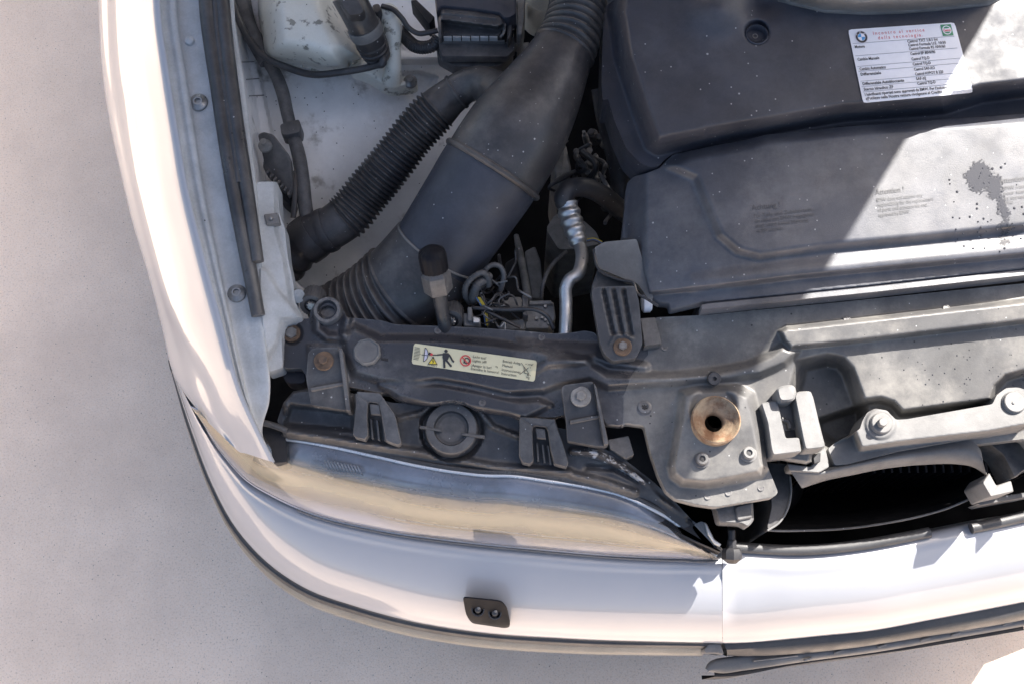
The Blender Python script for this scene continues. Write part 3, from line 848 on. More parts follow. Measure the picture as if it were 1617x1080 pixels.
# striker socket: rusty funnel
zt = max(float(pan_z(x, y)) for x, y in circ(soc_u, soc_v, 37, 24)) + .0015
prof = [(1.03, -.03), (1.03, .001), (.97, .003), (.90, .001), (.80, -.004), (.62, -.009), (.46, -.012), (.38, -.015), (.36, -.02)]
soc = part("striker_socket", up_lathe(soc_u, soc_v, zt, 38, prof, 48, caps=False), "rustc", "rusty round striker socket in the front panel")
part("socket_bore", up_lathe(soc_u, soc_v, zt - .017, 13.4, [(1, 0), (.98, -.06), (0, -.062)], 24, caps=False), "void", None, soc)

def torx(u, v, z, r, m, parent, label=None, h=.007):
    s = part("screw", up_lathe(u, v, z, r, [(1.35, -.002), (1.35, .001), (1.05, .0022), (1, .003), (1, h * .8), (.85, h), (.5, h)] + [(.47, h - .0025), (0, h - .0025)], 24), m, label, parent)
    part("torx_socket", up_lathe(u, v, z + h - .0022, r * .5, [(1, -.001), (1, .0012), (0, .0012)], 24, wob=lambda t, rr: .72 + .28 * math.cos(6 * t)), "black", None, parent)
    return s
for x, y, m, lab in ((978, 525, "plastic", "dark socket screw on the striker tower"), (1212, 495, "greyplastic", "sunlit grey socket screw on the striker tower")):
    u, v = W1('h', x, y)
    torx(u, v, float(pan_z(u, v)), 10, m, panel, lab)
u, v = W1('h', 692, 262)
torx(u, v, float(pan_z(u, v)) - .002, 11, "steel", panel, h=.004)
u, v = W1('h', 1037, 118)
part("rubber_buffer", up_lathe(u, v, float(pan_z(u, v)), 11, [(1, -.004), (1, .006), (.9, .009), (.3, .009), (.25, .005), (0, .005)], 20, (0, -.3, 1)), "rubber", None, panel)

# ---- printed labels
def mapper(corners, zf, lift, w, h):
    """(x right, y down) in label units -> place on the surface; corners TL TR BR BL in photo pixels."""
    c = np.array(corners, float)
    def f(x, y, extra=0.0):
        s, t = np.asarray(x, float) / w, np.asarray(y, float) / h
        uv = (c[0][:, None] * (1 - s) * (1 - t) + c[1][:, None] * s * (1 - t) + c[2][:, None] * s * t + c[3][:, None] * (1 - s) * t)
        return P(uv[0], uv[1], zf(uv[0], uv[1]) + lift + extra)
    return f

def poly_on(f, pts, extra=0.0, th=.0003):
    p = np.array(pts, float)
    a = .5 * np.sum(np.roll(p, 1, 0)[:, 0] * p[:, 1] - p[:, 0] * np.roll(p, 1, 0)[:, 1])
    if a > 0:
        p = p[::-1]
    top = f(p[:, 0], p[:, 1], extra)
    n = len(p)
    V = np.vstack([top, top - [0, 0, th]])
    return V, [tuple(range(n))] + [(i, n + i, n + (i + 1) % n, (i + 1) % n) for i in range(n)]

def line_on(f, x0, y0, x1, y1, w, extra=0.0):
    d = np.array([x1 - x0, y1 - y0], float); d /= max(np.linalg.norm(d), 1e-9)
    q = np.array([-d[1], d[0]]) * w / 2
    return poly_on(f, [(x0 + q[0], y0 + q[1]), (x1 + q[0], y1 + q[1]), (x1 - q[0], y1 - q[1]), (x0 - q[0], y0 - q[1])], extra)

def disc_on(f, x, y, r, extra=0.0, n=28, r_in=None, a0=0., a1=2 * math.pi):
    a = np.linspace(a0, a1, n, endpoint=abs(a1 - a0) < 6.28)
    if r_in is None:
        pts = [(x + r * math.cos(t), y + r * math.sin(t)) for t in a]
        if a1 - a0 < 6.28:
            pts.append((x, y))
        return poly_on(f, pts, extra)
    out = f(x + r * np.cos(a), y + r * np.sin(a), extra); inn = f(x + r_in * np.cos(a), y + r_in * np.sin(a), extra)
    V = np.vstack([out, inn]); n = len(a)
    return V, [((i + 1) % n, i, n + i, n + (i + 1) % n) for i in range(n)]

_fonts = {}
def text_vf(body, size, spacing=1.0, bold=0.0):
    cu = bpy.data.curves.new("t", 'FONT')
    cu.body, cu.size, cu.space_character, cu.resolution_u, cu.offset = body, size, spacing, 2, bold
    ob = bpy.data.objects.new("t", cu)
    me = bpy.data.meshes.new_from_object(ob)
    V = np.array([v.co[:] for v in me.vertices]) if len(me.vertices) else np.zeros((0, 3))
    F = [tuple(p.vertices) for p in me.polygons]
    bpy.data.objects.remove(ob); bpy.data.curves.remove(cu); bpy.data.meshes.remove(me)
    return V, F

def text_on(f, body, x, y, size, extra=0.0, width=None, spacing=1.0, bold=0.0, shear=0.0):
    V, F = text_vf(body, size, spacing, bold)
    sx = 1.0
    if width:
        sx = width / max(V[:, 0].max() - V[:, 0].min(), 1e-6)
    X = (V[:, 0] - V[:, 0].min()) * sx + x
    return f(X + shear * V[:, 1], y - V[:, 1], extra), F

# warning label: light sockets, 6.3 x 1 units
lab = W('y', (100, 88), (1530, 288), (1502, 532), (72, 325))
f = mapper(lab, pan_z, .0012, 6.3, 1.06)
def rrect(w, h, r, n=5):
    pts = []
    for cx, cy, a0 in ((w - r, r, -math.pi / 2), (w - r, h - r, 0), (r, h - r, math.pi / 2), (r, r, math.pi)):
        pts += [(cx + r * math.cos(a0 + t), cy + r * math.sin(a0 + t)) for t in np.linspace(0, math.pi / 2, n)]
    return pts
def label_base(f, w, h, nx, ny, r):
    xs, ys = np.linspace(0, w, nx), np.linspace(0, h, ny)
    X, Y = np.meshgrid(xs, ys)
    # pull the four corners in to round them
    for jx, jy, cx, cy in ((0, 0, r, r), (nx - 1, 0, w - r, r), (0, ny - 1, r, h - r), (nx - 1, ny - 1, w - r, h - r)):
        X[jy, jx] = cx + (X[jy, jx] - cx) * .72; Y[jy, jx] = cy + (Y[jy, jx] - cy) * .72
    V = f(X.ravel(), Y.ravel())
    return V, grid_faces(ny, nx, flip=True)
lbl = part("warning_label", label_base(f, 6.3, 1.06, 64, 9, .13), "yellow", "pale yellow warning label with figure and lamp symbols on the front panel")
E1, E2, E3 = .0005, .0008, .0011
cx, cy = .55, .50
arc = [(cx + .28 * math.cos(t) - .05, cy + .38 * math.sin(t)) for t in np.linspace(-1.25, 1.25, 12)]
part("print_lamp", join(poly_on(f, arc, E2)), "lilac", None, lbl)
ink = [line_on(f, .06, .20 + .075 * k, .06 + (.34 - .02 * abs(k - 4)), .20 + .075 * k, .018, E1) for k in range(9)]
ink += [line_on(f, p[0], p[1], q[0], q[1], .028, E3) for p, q in zip(arc, arc[1:] + arc[:1])]
ink += [line_on(f, .45, .52, .80, .52, .03, E3), line_on(f, .80, .40, .92, .44, .14, E2), line_on(f, .98, .46, 1.28, .42, .05, E2), line_on(f, 1.02, .55, 1.10, .66, .08, E2)]
ink += [disc_on(f, 1.66, .16, .085, E2), poly_on(f, [(1.52, .28), (1.80, .24), (1.86, .40), (1.78, .66), (1.60, .70), (1.52, .50)], E2), line_on(f, 1.24, .42, 1.58, .34, .07, E2),
        line_on(f, 1.82, .30, 2.02, .56, .085, E2), line_on(f, 2.0, .55, 2.12, .66, .09, E2), line_on(f, 1.62, .64, 1.68, 1.02, .11, E2), line_on(f, 1.72, .62, 2.02, .90, .10, E2)]
tri = [(1.05, .58), (.84, .94), (1.30, .90)]
part("print_triangle", poly_on(f, tri, E2), "amber", None, lbl)
ink += [line_on(f, *tri[i], *tri[(i + 1) % 3], .03, E3) for i in range(3)]
ink += [line_on(f, 1.08, .66, 1.04, .76, .03, E3), line_on(f, 1.04, .76, 1.10, .77, .03, E3), line_on(f, 1.10, .77, 1.06, .87, .03, E3)]
ink += [disc_on(f, 2.76, .50, .16, E2, r_in=.11), line_on(f, 2.64, .40, 2.64, .64, .05, E2), line_on(f, 2.58, .62, 2.70, .62, .03, E2), line_on(f, 2.60, .42, 2.70, .42, .03, E2)]
part("print_red_ring", join(disc_on(f, 2.70, .50, .285, E3, r_in=.225), line_on(f, 2.50, .34, 2.90, .68, .05, E3)), "red", None, lbl)
part("print_red_plug", line_on(f, .90, .40, 1.0, .47, .12, E3), "red", None, lbl)
for s, x, y, w in (("Licht aus!", 3.06, .30, .66), ("Lights off!", 3.06, .50, .70), ("\u00a1Apagar la luz!", 3.02, .74, 1.02), ("Eteindre la lumiere!", 3.02, .92, 1.42),
                   ("Betrieb Anltg.", 4.58, .32, .92), ("Manual", 4.58, .53, .52), ("Instrucciones", 4.58, .75, .95), ("Instruction", 4.58, .94, .76)):
    ink.append(text_on(f, s, x, y, .19, E1, w))
ink += [text_on(f, "25 000 V", .80, 1.03, .12, E1, .50), text_on(f, "ACHTG", 5.72, .28, .11, E1, .34), text_on(f, "Hg", 5.84, .95, .17, E1, .18), text_on(f, "Hg", 4.24, .62, .12, E1, .12)]
ink += [line_on(f, 5.52, .22, 6.06, .80, .022, E2), line_on(f, 6.12, .20, 5.50, .80, .022, E2), line_on(f, 5.66, .36, 5.74, .70, .022, E2), line_on(f, 6.02, .36, 5.94, .70, .022, E2),
        line_on(f, 5.74, .70, 5.94, .70, .022, E2), disc_on(f, 5.92, .76, .05, E2, r_in=.025)]
part("print_black", join(*ink), "ink", "black lettering and symbols of the label", lbl)

# ------------------------------------------------------------------ headlight
lens_top = [(300, 640)] + [(330, 652), (375, 672), (430, 694)] + W('g', (170, 430), (400, 468), (600, 512), (800, 557), (1000, 592), (1200, 612)) + \
           W('h', (0, 612), (200, 637), (400, 668), (560, 705), (700, 765), (800, 818), (900, 888), (980, 950), (1050, 1012))
lens_bot = [(318, 664), (330, 686), (356, 722), (391, 759), (428, 781), (485, 807), (600, 836), (720, 853), (850, 866), (1000, 878), (1080, 881), (1125, 882), (1134, 880)]
nT = 60
def respace(pts, n):
    return catmull(np.array(pts, float), n)
LT, LB = respace(lens_top, nT), respace(lens_bot, nT)
tt = np.linspace(0, 1, nT)
ztop = np.interp(tt, [0, .1, .2, .6, .85, 1], [.63, .66, .685, .69, .675, .622])
zbot = np.interp(tt, [0, .1, .2, .6, .9, 1], [.585, .597, .603, .607, .607, .605])
def lens_rows(ts, dz=0., bulge=.018):
    out = []
    for t in ts:
        uv = LT * (1 - t) + LB * t
        q = min(max(t, 0), 1)
        z = ztop * (1 - t) + zbot * t + bulge * math.sin(math.pi * q)**.8 + .007 * max(0, 1 - abs(q - .36) / .36) + dz
        out.append(P(uv[:, 0], uv[:, 1], z))
    return out
ins = np.zeros((nT, 3))
R = np.array([r for r in lens_rows(np.linspace(0, 1, 26))])
R = np.concatenate([R, [R[-1] + [0, .006, -.012]]])
head = link(bpy.data.objects.new("headlight", None)); head.parent = car
head["label"] = "long headlight with hazy yellowed lens at the front corner"
ages = np.repeat(np.concatenate([np.linspace(0, 1, 26), [1.0]]), R.shape[1])
ages = ages + .35 * np.tile(np.clip((.2 - tt) / .2, 0, 1), R.shape[0]) * (1 - ages)
lens = part("lens", (R.reshape(-1, 3), grid_faces(*R.shape[:2], flip=True)), "glass", "hazy glass lens, yellowed towards its lower edge", head, sharp=60)
la = lens.data.attributes.new("age", 'FLOAT', 'POINT')
la.data.foreach_set("value", ages.astype(np.float32))
# inside the lamp: grey upper bowl, cream bezel, grey lower lip, dark divider
def inner(t0, t1, d0, d1, n=8, k0=0, k1=nT, bulge=.018):
    ts = np.linspace(t0, t1, n); ds = np.linspace(d0, d1, n)
    Rr = np.array([lens_rows([t], -d, bulge)[0][k0:k1] for t, d in zip(ts, ds)])
    return Rr.reshape(-1, 3), grid_faces(*Rr.shape[:2])
part("upper_bowl", inner(.0, 1.0, .008, .046, 16), "bezelgrey", "grey upper part of the lamp bowl", head, sharp=60)
part("bezel", inner(.42, .88, .030, .026), "bezel", "cream band inside the lamp", head, sharp=60)
part("lower_lip", inner(.84, 1.02, .008, .006), "lip", "pale lower lip of the lamp", head, sharp=60)
part("indicator_bowl", inner(.12, .86, .006, .005, k1=9), "bezel", "tan corner indicator behind the lens", head, sharp=60)
for k0, k1, t0 in ((14, 58, .34), (18, 57, .80)):
    uvz = [(LT[k] * (1 - t0) + LB[k] * t0, ztop[k] * (1 - t0) + zbot[k] * t0 + .018 * math.sin(math.pi * t0)**.8 - .004) for k in range(k0, k1)]
    part("moulded_line", tube([(p[0], p[1], z, 1.1) for p, z in uvz], 6, 60), "chrome", None, head)
for k in range(11):
    x = 512 + 5.2 * k
    part("flute", tube([(x, 726 + k * .9, .675, 1.3), (x + 5, 735 + k * .9, .675, 1.9), (x + 9, 742 + k * .8, .67, 1.0)], 6, 8), "chrome", None, head)
for x, y, rr in ((560, 765, 34), (700, 782, 36), (860, 800, 38)):
    part("reflector", up_lathe(x, y, .612, rr, [(1, .012), (.96, .013), (.9, .006), (.6, -.012), (.3, -.02), (.28, -.012), (.12, -.006), (0, -.006)], 32, (0, -.8, .6)), "chrome", "round reflector inside the lamp", head)
rim = [(u, v, z + .001, 3.2) for u, v, z in zip(LT[9:, 0], LT[9:, 1] - 2, ztop[9:])]
part("lens_rim", tube(rim, 10, 90), "chrome", "bright thin rim along the top of the lens", head)
rim = [(u, v - 8, z + .002, 4.5) for u, v, z in zip(LT[9:-3, 0], LT[9:-3, 1], ztop[9:-3])]
part("lens_gasket", tube(rim, 10, 90), "strip", "black gasket behind the lens rim", head)
rim = [(u, v + 4, z - .003, 1.4) for u, v, z in zip(LB[14:, 0], LB[14:, 1], zbot[14:])]
part("lower_gasket", tube(rim, 8, 80), "greyplastic", None, head)

# black housing above the lens
hs_t = TPS((440, 640, .705), (560, 650, .708), (700, 660, .708), (850, 680, .706), (1000, 730, .698), (1120, 830, .65), (450, 695, .69), (700, 732, .692), (1000, 775, .685), (1060, 800, .67))
cap_c = W1('g', 995, 375)
def hs_z(U, V):
    z = hs_t(U, V)
    z = z + rise(U, V, W('g', (150, 235), (200, 185), (290, 170), (500, 195), (500, 300), (300, 260), (190, 250), (165, 300)), .010, 6)
    z = z - rise(U, V, W('g', (190, 255), (500, 290), (500, 380), (160, 350)), .012, 10)
    z = z + ridge(U, V, W('g', (165, 385), (400, 420), (840, 490), (1200, 560), (1588, 590)) + W('h', (330, 600), (500, 640), (640, 690)), .008, 10)
    z = z - rise(U, V, circ(cap_c[0], cap_c[1], 50, 24), .012, 6)
    z = z + ridge(U, V, W('g', (730, 318), (850, 290), (920, 245), (1000, 232), (1080, 245), (1140, 290), (1200, 360), (1330, 410)), .007, 7)
    z = z + ridge(U, V, W('h', (330, 480), (450, 490), (600, 570), (700, 650), (780, 720), (900, 810)), .007, 7)
    z = z - ridge(U, V, W('h', (400, 560), (540, 570), (680, 640), (820, 740), (920, 830)), .006, 7)
    return z
ho = W('g', (120, 330), (150, 240), (200, 182), (290, 165), (500, 192), (700, 240), (900, 250), (1160, 280), (1330, 320), (1600, 380)) + \
     W('h', (330, 445), (450, 455), (560, 500), (640, 560), (740, 640), (830, 720), (930, 828), (1000, 880), (1040, 970), (1020, 1000), (960, 935), (900, 875), (800, 806), (700, 752), (560, 694), (400, 655), (200, 625), (0, 600)) + \
     W('g', (1200, 598), (1000, 578), (800, 542), (600, 498), (400, 452), (170, 418), (150, 400))
housing = part("housing", relief(ho, hs_z, 3.2, .02), "plastic", "dusty black lamp housing behind the lens", head, sharp=45)
# round bulb cap
part("bulb_cap", up_lathe(cap_c[0], cap_c[1], float(hs_t(*cap_c)) - .004, 42, [(1.04, -.012), (1.04, .0), (1, .004), (.97, .0115), (.93, .013), (.66, .013), (.62, .010), (.60, .0065), (.45, .006), (0, .007)], 48, (0, -.08, 1)),
     "plastic", "round black bulb cap on the lamp housing", head)
zc = float(hs_t(*cap_c)) + .0105
for q in (((835, 352), (945, 372), (943, 384), (833, 366)), ((1045, 388), (1160, 402), (1158, 416), (1045, 402))):
    part("cap_grip", slab(rp(W('g', *q), 1), zc, .006, .8), "plastic", None, head)
# white-mottled strip along the housing
part("mottled_strip", relief(rp(W('h', (318, 462), (340, 455), (450, 475), (560, 520), (640, 585), (700, 640), (690, 655), (600, 590), (520, 545), (400, 510), (318, 500)), 3),
                            lambda U, V: hs_z(U, V) + .003, 3, .01),
     mat("mottled_white_on_black", (.05, .05, .055), .6, stain=(.50, .51, .53), stain_scale=60, stain_lo=.50, stain_hi=.58, mott=.3, bump=.4, bscale=300), "white mottled strip on the lamp housing", head)
part("housing_tab", slab(rp(W('h', (505, 425), (612, 405), (640, 500), (600, 520), (520, 470)), 2), .715, .02, 1), "plastic", None, head)
part("side_block", slab(rp(W('g', (30, 325), (165, 345), (170, 540), (100, 545), (90, 470), (40, 400)), 4), .685, .05, 1.5), "black", "black bracket between the fender tip and the lamp", head)
part("side_rod", tube([(u, v, .70, 5) for u, v in W('g', (25, 335), (90, 350), (170, 380))], 10, 12), "plastic", None, head)

# mounting arms with bolts
def arm(o, z, wall, boltc, wash, r, labelb, label, foot):
    a = part("mounting_arm", relief(rp(o, 4), z, 3, .012), "plastic", label, head, sharp=40)
    part("arm_rib", slab(rp(wall, 1), lambda U, V: zof(z)(U, V) + .009, .022, .8), "plastic", None, head)
    part("arm_foot", slab(rp(foot, 2), lambda U, V: zof(z)(U, V) + .004, .01, .8), "plastic", None, head)
    u, v = boltc
    hexbolt(u, v, float(zof(z)(u, v)) + .003, r * .5, wash, wash, head, rw=r, label=labelb)
za = plane((500, 560, .758), (540, 560, .758), (500, 600, .752), (545, 640, .728))
arm(W('g', (275, -10), (300, -32), (425, -38), (445, 60), (485, 278), (455, 275), (290, 250), (265, 120)), za, W('g', (428, -30), (446, -30), (488, 280), (466, 278)), W1('b', 670, 855), "rust", 15.5,
    "rusty bolt and washer on the headlight arm", "dusty black mounting arm at the outer end of the headlight", W('g', (285, 165), (450, 135), (455, 150), (290, 182)))
zb = plane((900, 610, .764), (935, 605, .764), (900, 650, .756), (950, 700, .730))
arm(W('h', (275, 165), (292, 150), (432, 132), (448, 180), (508, 440), (495, 458), (440, 455), (305, 430), (298, 330)), zb, W('h', (432, 135), (450, 160), (512, 445), (490, 450)), W1('h', 372, 208), "cast", 16.5,
    "grey corroded bolt on the headlight arm", "dusty black mounting arm at the inner end of the headlight", W('h', (318, 328), (468, 300), (472, 315), (320, 345)))

# spring clips
def spring_clip(k, left, right, top, tongue, teeth, z, label):
    c = part("spring_clip", join(slab(rp(W(k, *top), 2), z, .008, 1), slab(rp(W(k, *left), 2), lambda U, V: zof(z)(U, V) + .001, .014, 1), slab(rp(W(k, *right), 2), lambda U, V: zof(z)(U, V) + .001, .014, 1)), "plastic", label, head, sharp=30)
    part("clip_tongue", slab(rp(W(k, *tongue), 1), lambda U, V: zof(z)(U, V) - .002, .006, .8), "plastic", None, head)
    for x0, x1, y0, y1, dx in teeth:
        part("clip_tooth", slab(W(k, (x0, y0), (x1, y0 + 3), (x1 + dx, y1), (x0 + dx, y1 - 3)), lambda U, V: zof(z)(U, V) - .012, .02, .6), "plastic", None, head)
zc1 = plane((570, 620, .742), (600, 620, .742), (570, 690, .722), (630, 700, .722))
spring_clip('g', [(512, 190), (575, 238), (570, 310), (575, 400), (560, 425), (510, 412), (500, 398), (515, 250)], [(630, 240), (650, 215), (710, 300), (742, 440), (726, 452), (690, 440), (665, 430), (640, 290)],
            [(520, 183), (632, 190), (662, 228), (640, 262), (620, 240), (580, 236), (572, 262), (514, 262)], [(582, 245), (632, 250), (640, 300), (590, 296)],
            [(585, 595, 320, 420, 8), (615, 626, 325, 428, 10), (645, 656, 330, 432, 12)], zc1, "black spring clip on the lamp housing beside the bulb cap's outer side")
zc2 = plane((830, 660, .738), (870, 665, .738), (830, 725, .716), (890, 735, .716))
spring_clip('h', [(65, 315), (128, 355), (130, 440), (135, 530), (118, 548), (80, 540), (62, 500)], [(205, 365), (240, 330), (275, 420), (310, 540), (300, 562), (262, 552), (240, 545), (220, 470)],
            [(65, 310), (242, 322), (258, 372), (205, 385), (200, 362), (135, 355), (128, 380), (66, 378)], [(145, 368), (192, 372), (198, 420), (152, 416)],
            [(148, 158, 440, 535, 6), (175, 186, 448, 542, 10), (202, 212, 452, 548, 14)], zc2, "black spring clip on the lamp housing beside the inner mounting arm")

part("lamp_sun_block", slab(rp([(640, 640), (900, 655), (1012, 655), (1062, 790), (1120, 850), (1140, 872), (1080, 850), (1000, 790), (900, 745), (700, 700)], 4), .655, .12, 2), "black", "dark plate added under the lamp housing to block sunlight", head)  # added to stop sun passing between the tower and the lamp
# inner end of the lamp: metal clip, adjuster
part("end_clip", relief(rp(W('r', (330, 560), (360, 520), (440, 480), (490, 500), (520, 560), (560, 660), (610, 780), (560, 810), (480, 740), (400, 660)), 3), lambda U, V: .655 + 0 * U, 3, .03), "cast", "grey metal clip at the inner tip of the headlight", head)
part("end_clip_blade", slab(rp(W('r', (480, 490), (510, 510), (600, 700), (690, 760), (670, 790), (600, 760), (520, 640)), 2), .662, .02, 1), "alu", None, head)
part("end_tip", slab(rp(W('r', (540, 850), (620, 800), (680, 780), (715, 850), (690, 930), (600, 945)), 4), .618, .02, 1.5), "greyplastic", None, head)
blk = part("buffer_block", slab(rp(W('r', (600, 260), (740, 250), (1070, 230), (1085, 470), (1010, 560), (940, 510), (660, 500)), 5), .700, .025, 2), "plastic", "dark plastic block below the striker tower")
part("block_edge", slab(rp(W('r', (850, 300), (1060, 250), (1070, 440), (880, 480)), 5), .704, .02, 2), "plastic", None, blk)
ad = P(*W1('r', 815, 560), .66)
adj = part("aim_adjuster", lathe(P(*W1('r', 812, 590), .66), (0, -1, -.25), [(.0045, 0), (.0045, .012), (.006, .013), (.006, .022), (.011, .023), (.013, .027), (.013, .036), (.006, .042), (0, .042)], 8),
           "black", "small dark aim adjuster beside the headlight tip", sharp=30)
part("adjuster_wedge", slab(rp(W('r', (720, 835), (850, 800), (935, 825), (900, 870), (800, 893)), 1.5), .632, .012, 1.5), "greyplastic", None, adj)

# ------------------------------------------------------------------ covers over the engine
cov_o = W('c', (985, -140), (990, -20), (920, 12), (886, 45), (880, 150), (872, 420), (880, 520), (905, 500), (940, 620), (1000, 760), (1075, 838), (1120, 855), (1165, 852), (1195, 815), (1245, 785)) + \
        W('e', (0, 748), (370, 688), (680, 648), (1100, 618), (1617, 582), (1900, 560), (1900, -200))
cov_top = W('c', (1000, -400), (950, 60), (985, 300), (1070, 560), (1135, 735), (1160, 750), (1240, 730), (1450, 692)) + W('e', (0, 695), (320, 640), (700, 575), (1000, 555), (1200, 540), (1400, 480), (1617, 455), (2100, 400), (2100, -400))
hump_c = W1('e', 60, 30)
scr = W1('e', 252, 180)
def cov_z(U, V):
    z = .815 + rise(U, V, cov_top, .07, 34) + .00003 * (600 - np.asarray(V))
    z = z + .022 * np.exp(-(((U - hump_c[0]) / 42)**2 + ((V - hump_c[1]) / 36)**2))
    z = z - .016 * np.exp(-(((U - hump_c[0] - 68) / 26)**2 + ((V - hump_c[1] + 4) / 20)**2))
    z = z - rise(U, V, circ(scr[0], scr[1] - 4, 17, 20), .012, 10)
    return z
ecov = part("engine_cover", relief(rp(cov_o, 5, 3), cov_z, 2, .06), "engine", "black plastic engine cover with dust and water spots", sharp=60)
screw(scr[0] - 4, scr[1] + 6, float(cov_z(*scr)) - .004, 9, "zinc", ecov, head=.006, label="recessed screw in the engine cover")
part("screw_cup", up_lathe(scr[0], scr[1], float(cov_z(scr[0] + 26, scr[1])) - .002, 17, [(1.08, -.012), (1.08, .001), (1.0, .002), (.93, 0), (.9, -.008)], 28), "engine", None, ecov)
lid_o = W('e', (330, -60), (370, -8), (430, 22), (600, 62), (800, 72), (1000, 66), (1250, 46), (1440, 26), (1530, -20), (1560, -90), (330, -90))
def lid_z(U, V):
    d = -sdf(U, V, lid_o)
    return .905 + .03 * smooth(d / 22)
part("intake_lid", relief(lid_o, lid_z, 4, .008), "greyplastic", "weathered grey rounded lid on the engine cover")

# ---- radiator shroud cover
sh_o = W('c', (995, 1000), (1003, 935), (1040, 902), (1100, 888), (1170, 860), (1205, 820), (1240, 790), (1450, 745), (1617, 715)) + W('e', (300, 690), (700, 648), (1100, 618), (1617, 583), (1900, 562)) + \
       [(1704, 410)] + W('f', (1588, 388), (800, 478), (0, 562), (-20, 560)) + W('d', (1330, 600), (1325, 565), (1270, 562), (1238, 540), (1190, 370), (1160, 245), (1085, 243), (1105, 60))
sh_in = W('c', (1215, 850), (1300, 800), (1617, 738)) + W('e', (300, 712), (700, 670), (1100, 640), (1900, 580)) + [(1720, 330)] + W('f', (1588, 195), (1000, 255), (600, 292), (260, 338), (150, 308), (60, 230), (0, 90), (-60, -60))
ledge = W('f', (-300, 522), (0, 492), (480, 434), (1588, 328), (1900, 300), (1900, 470), (-300, 640))
sh_t = TPS((990, 300, .808), (1040, 290, .822), (1100, 400, .826), (1060, 470, .805), (1340, 220, .842), (1617, 200, .846), (1340, 420, .825), (1617, 390, .828), (1200, 330, .836))
def sh_z(U, V):
    z = sh_t(U, V) + rise(U, V, sh_in, .012, 20)
    z = z - rise(U, V, ledge, .014, 9)
    z = z + ridge(U, V, W('f', (-60, 470), (400, 410), (1588, 290), (1900, 260)), .004, 22)
    z = z - .03 * smooth((40 - (np.asarray(U) - 985 + .0 * np.asarray(V))) / 40)
    return z
shroud = part("radiator_shroud", relief(rp(sh_o, 4, 3), sh_z, 2.0, .02), "cover", "dusty black radiator shroud cover with embossed lettering", sharp=85)
part("shroud_edge_strip", slab(W('f', (-30, 578), (0, 570), (800, 488), (1588, 398), (1760, 378), (1760, 408), (1588, 432), (800, 520), (0, 600), (-30, 602)), .806, .02, 1.2), "cover", "narrow ledge under the shroud", shroud)
part("joint_gap", slab(W('f', (-60, 590), (1588, 420), (1760, 400), (1760, 470), (1588, 490), (-60, 660)), .765, .06, 1), "black", None, shroud)

# embossed lettering
def lettering(corners, w, h, lines, label):
    f = mapper(corners, sh_z, .0008, w, h)
    vf = [text_on(f, s, x, y, sz, 0, wd) for s, x, y, sz, wd in lines]
    part("embossed_lettering", join(*vf), "letter", label, shroud)
M["letter"] = mat("embossed_plastic", (.046, .047, .055), .4, mott=.2, dust=.15, bump=.02)
def txtquad(x0, y0, w, h, ang):
    c, s = math.cos(ang), math.sin(ang)
    return [(x0, y0), (x0 + w * c, y0 - w * s), (x0 + w * c + h * s * 1.15, y0 - w * s + h * c), (x0 + h * s * 1.15, y0 + h * c)]
q = txtquad(1382, 297, 100, 46, math.radians(6.5))
lettering(q, 100, 46, [("Attention !", 0, 11, 13, 45), ("BMW does not assume any", 0, 22, 8.6, 73), ("responsibility for the replacement", 0, 30, 8.6, 89), ("of parts and accessories not", 0, 38, 8.6, 78),
                       ("approved by BMW.", 0, 46, 8.6, 50)], "embossed English notice on the shroud")
q = txtquad(1186, 323, 100, 48, math.radians(7))
lettering(q, 100, 48, [("Achtung !", 0, 10, 13, 45), ("F\u00fcr Teile und Zubeh\u00f6rteile,", 2, 22, 8.4, 94), ("die nicht von BMW freigegeben", 2, 30, 8.4, 94), ("sind, wird keine Haftung", 2, 38, 8.4, 84), ("von BMW \u00fcbernommen.", 2, 46, 8.4, 44)], "embossed German notice on the shroud")
q = txtquad(1578, 279, 100, 46, math.radians(6.5))
lettering(q, 100, 46, [("Attention !", 0, 11, 13, 45), ("BMW n'assume aucune", 4, 22, 8.6, 73), ("pour tous pi\u00e8ces", 4, 30, 8.6, 60), ("et accessoires", 4, 38, 8.6, 50), ("BMW.", 4, 46, 8.6, 14)], "embossed French notice on the shroud, partly wet")

# wet run of water on the shroud
wet_o = W('t', (150, 215), (205, 150), (262, 92), (330, 112), (385, 182), (380, 230), (470, 232), (482, 300), (505, 440), (552, 540), (572, 612), (532, 650), (592, 722), (545, 738), (552, 870), (502, 892), (480, 840),
          (500, 740), (474, 702), (520, 652), (460, 545), (452, 460), (370, 412), (350, 342), (282, 380), (200, 346), (158, 262))
wo = catmull(np.array(wet_o), 120, True)
vf = relief(offset_poly(wo, -5 if .5 * np.sum(np.roll(wo, 1, 0)[:, 0] * wo[:, 1] - wo[:, 0] * np.roll(wo, 1, 0)[:, 1]) > 0 else -5), lambda U, V: sh_z(U, V) + .0006, 1.6, 0)
film = part("water_stain", vf, "film", "dark wet run of water on the shroud", shroud)
fu, fv = Pinv(vf[0])
fd = film.data.attributes.new("depth", 'FLOAT', 'POINT')
fd.data.foreach_set("value", (np.clip(.45 - sdf(fu, fv, wo) / 13.0, -1, 2)).astype(np.float32))
rnd = random.Random(5)
drops = []
for k in range(55):
    x, y = rnd.uniform(20, 700), rnd.gauss(700, 160)
    if k < 18: x, y = 300 + rnd.gauss(0, 130), 210 + rnd.gauss(0, 110)
    u, v = W1('t', x, y)
    if u > 1640: continue
    r = rnd.uniform(.8, 2.4)
    drops.append(up_lathe(u, v, float(sh_z(u, v)), r, [(1, 0), (.85, .0006), (.4, .001), (0, .0011)], 8))
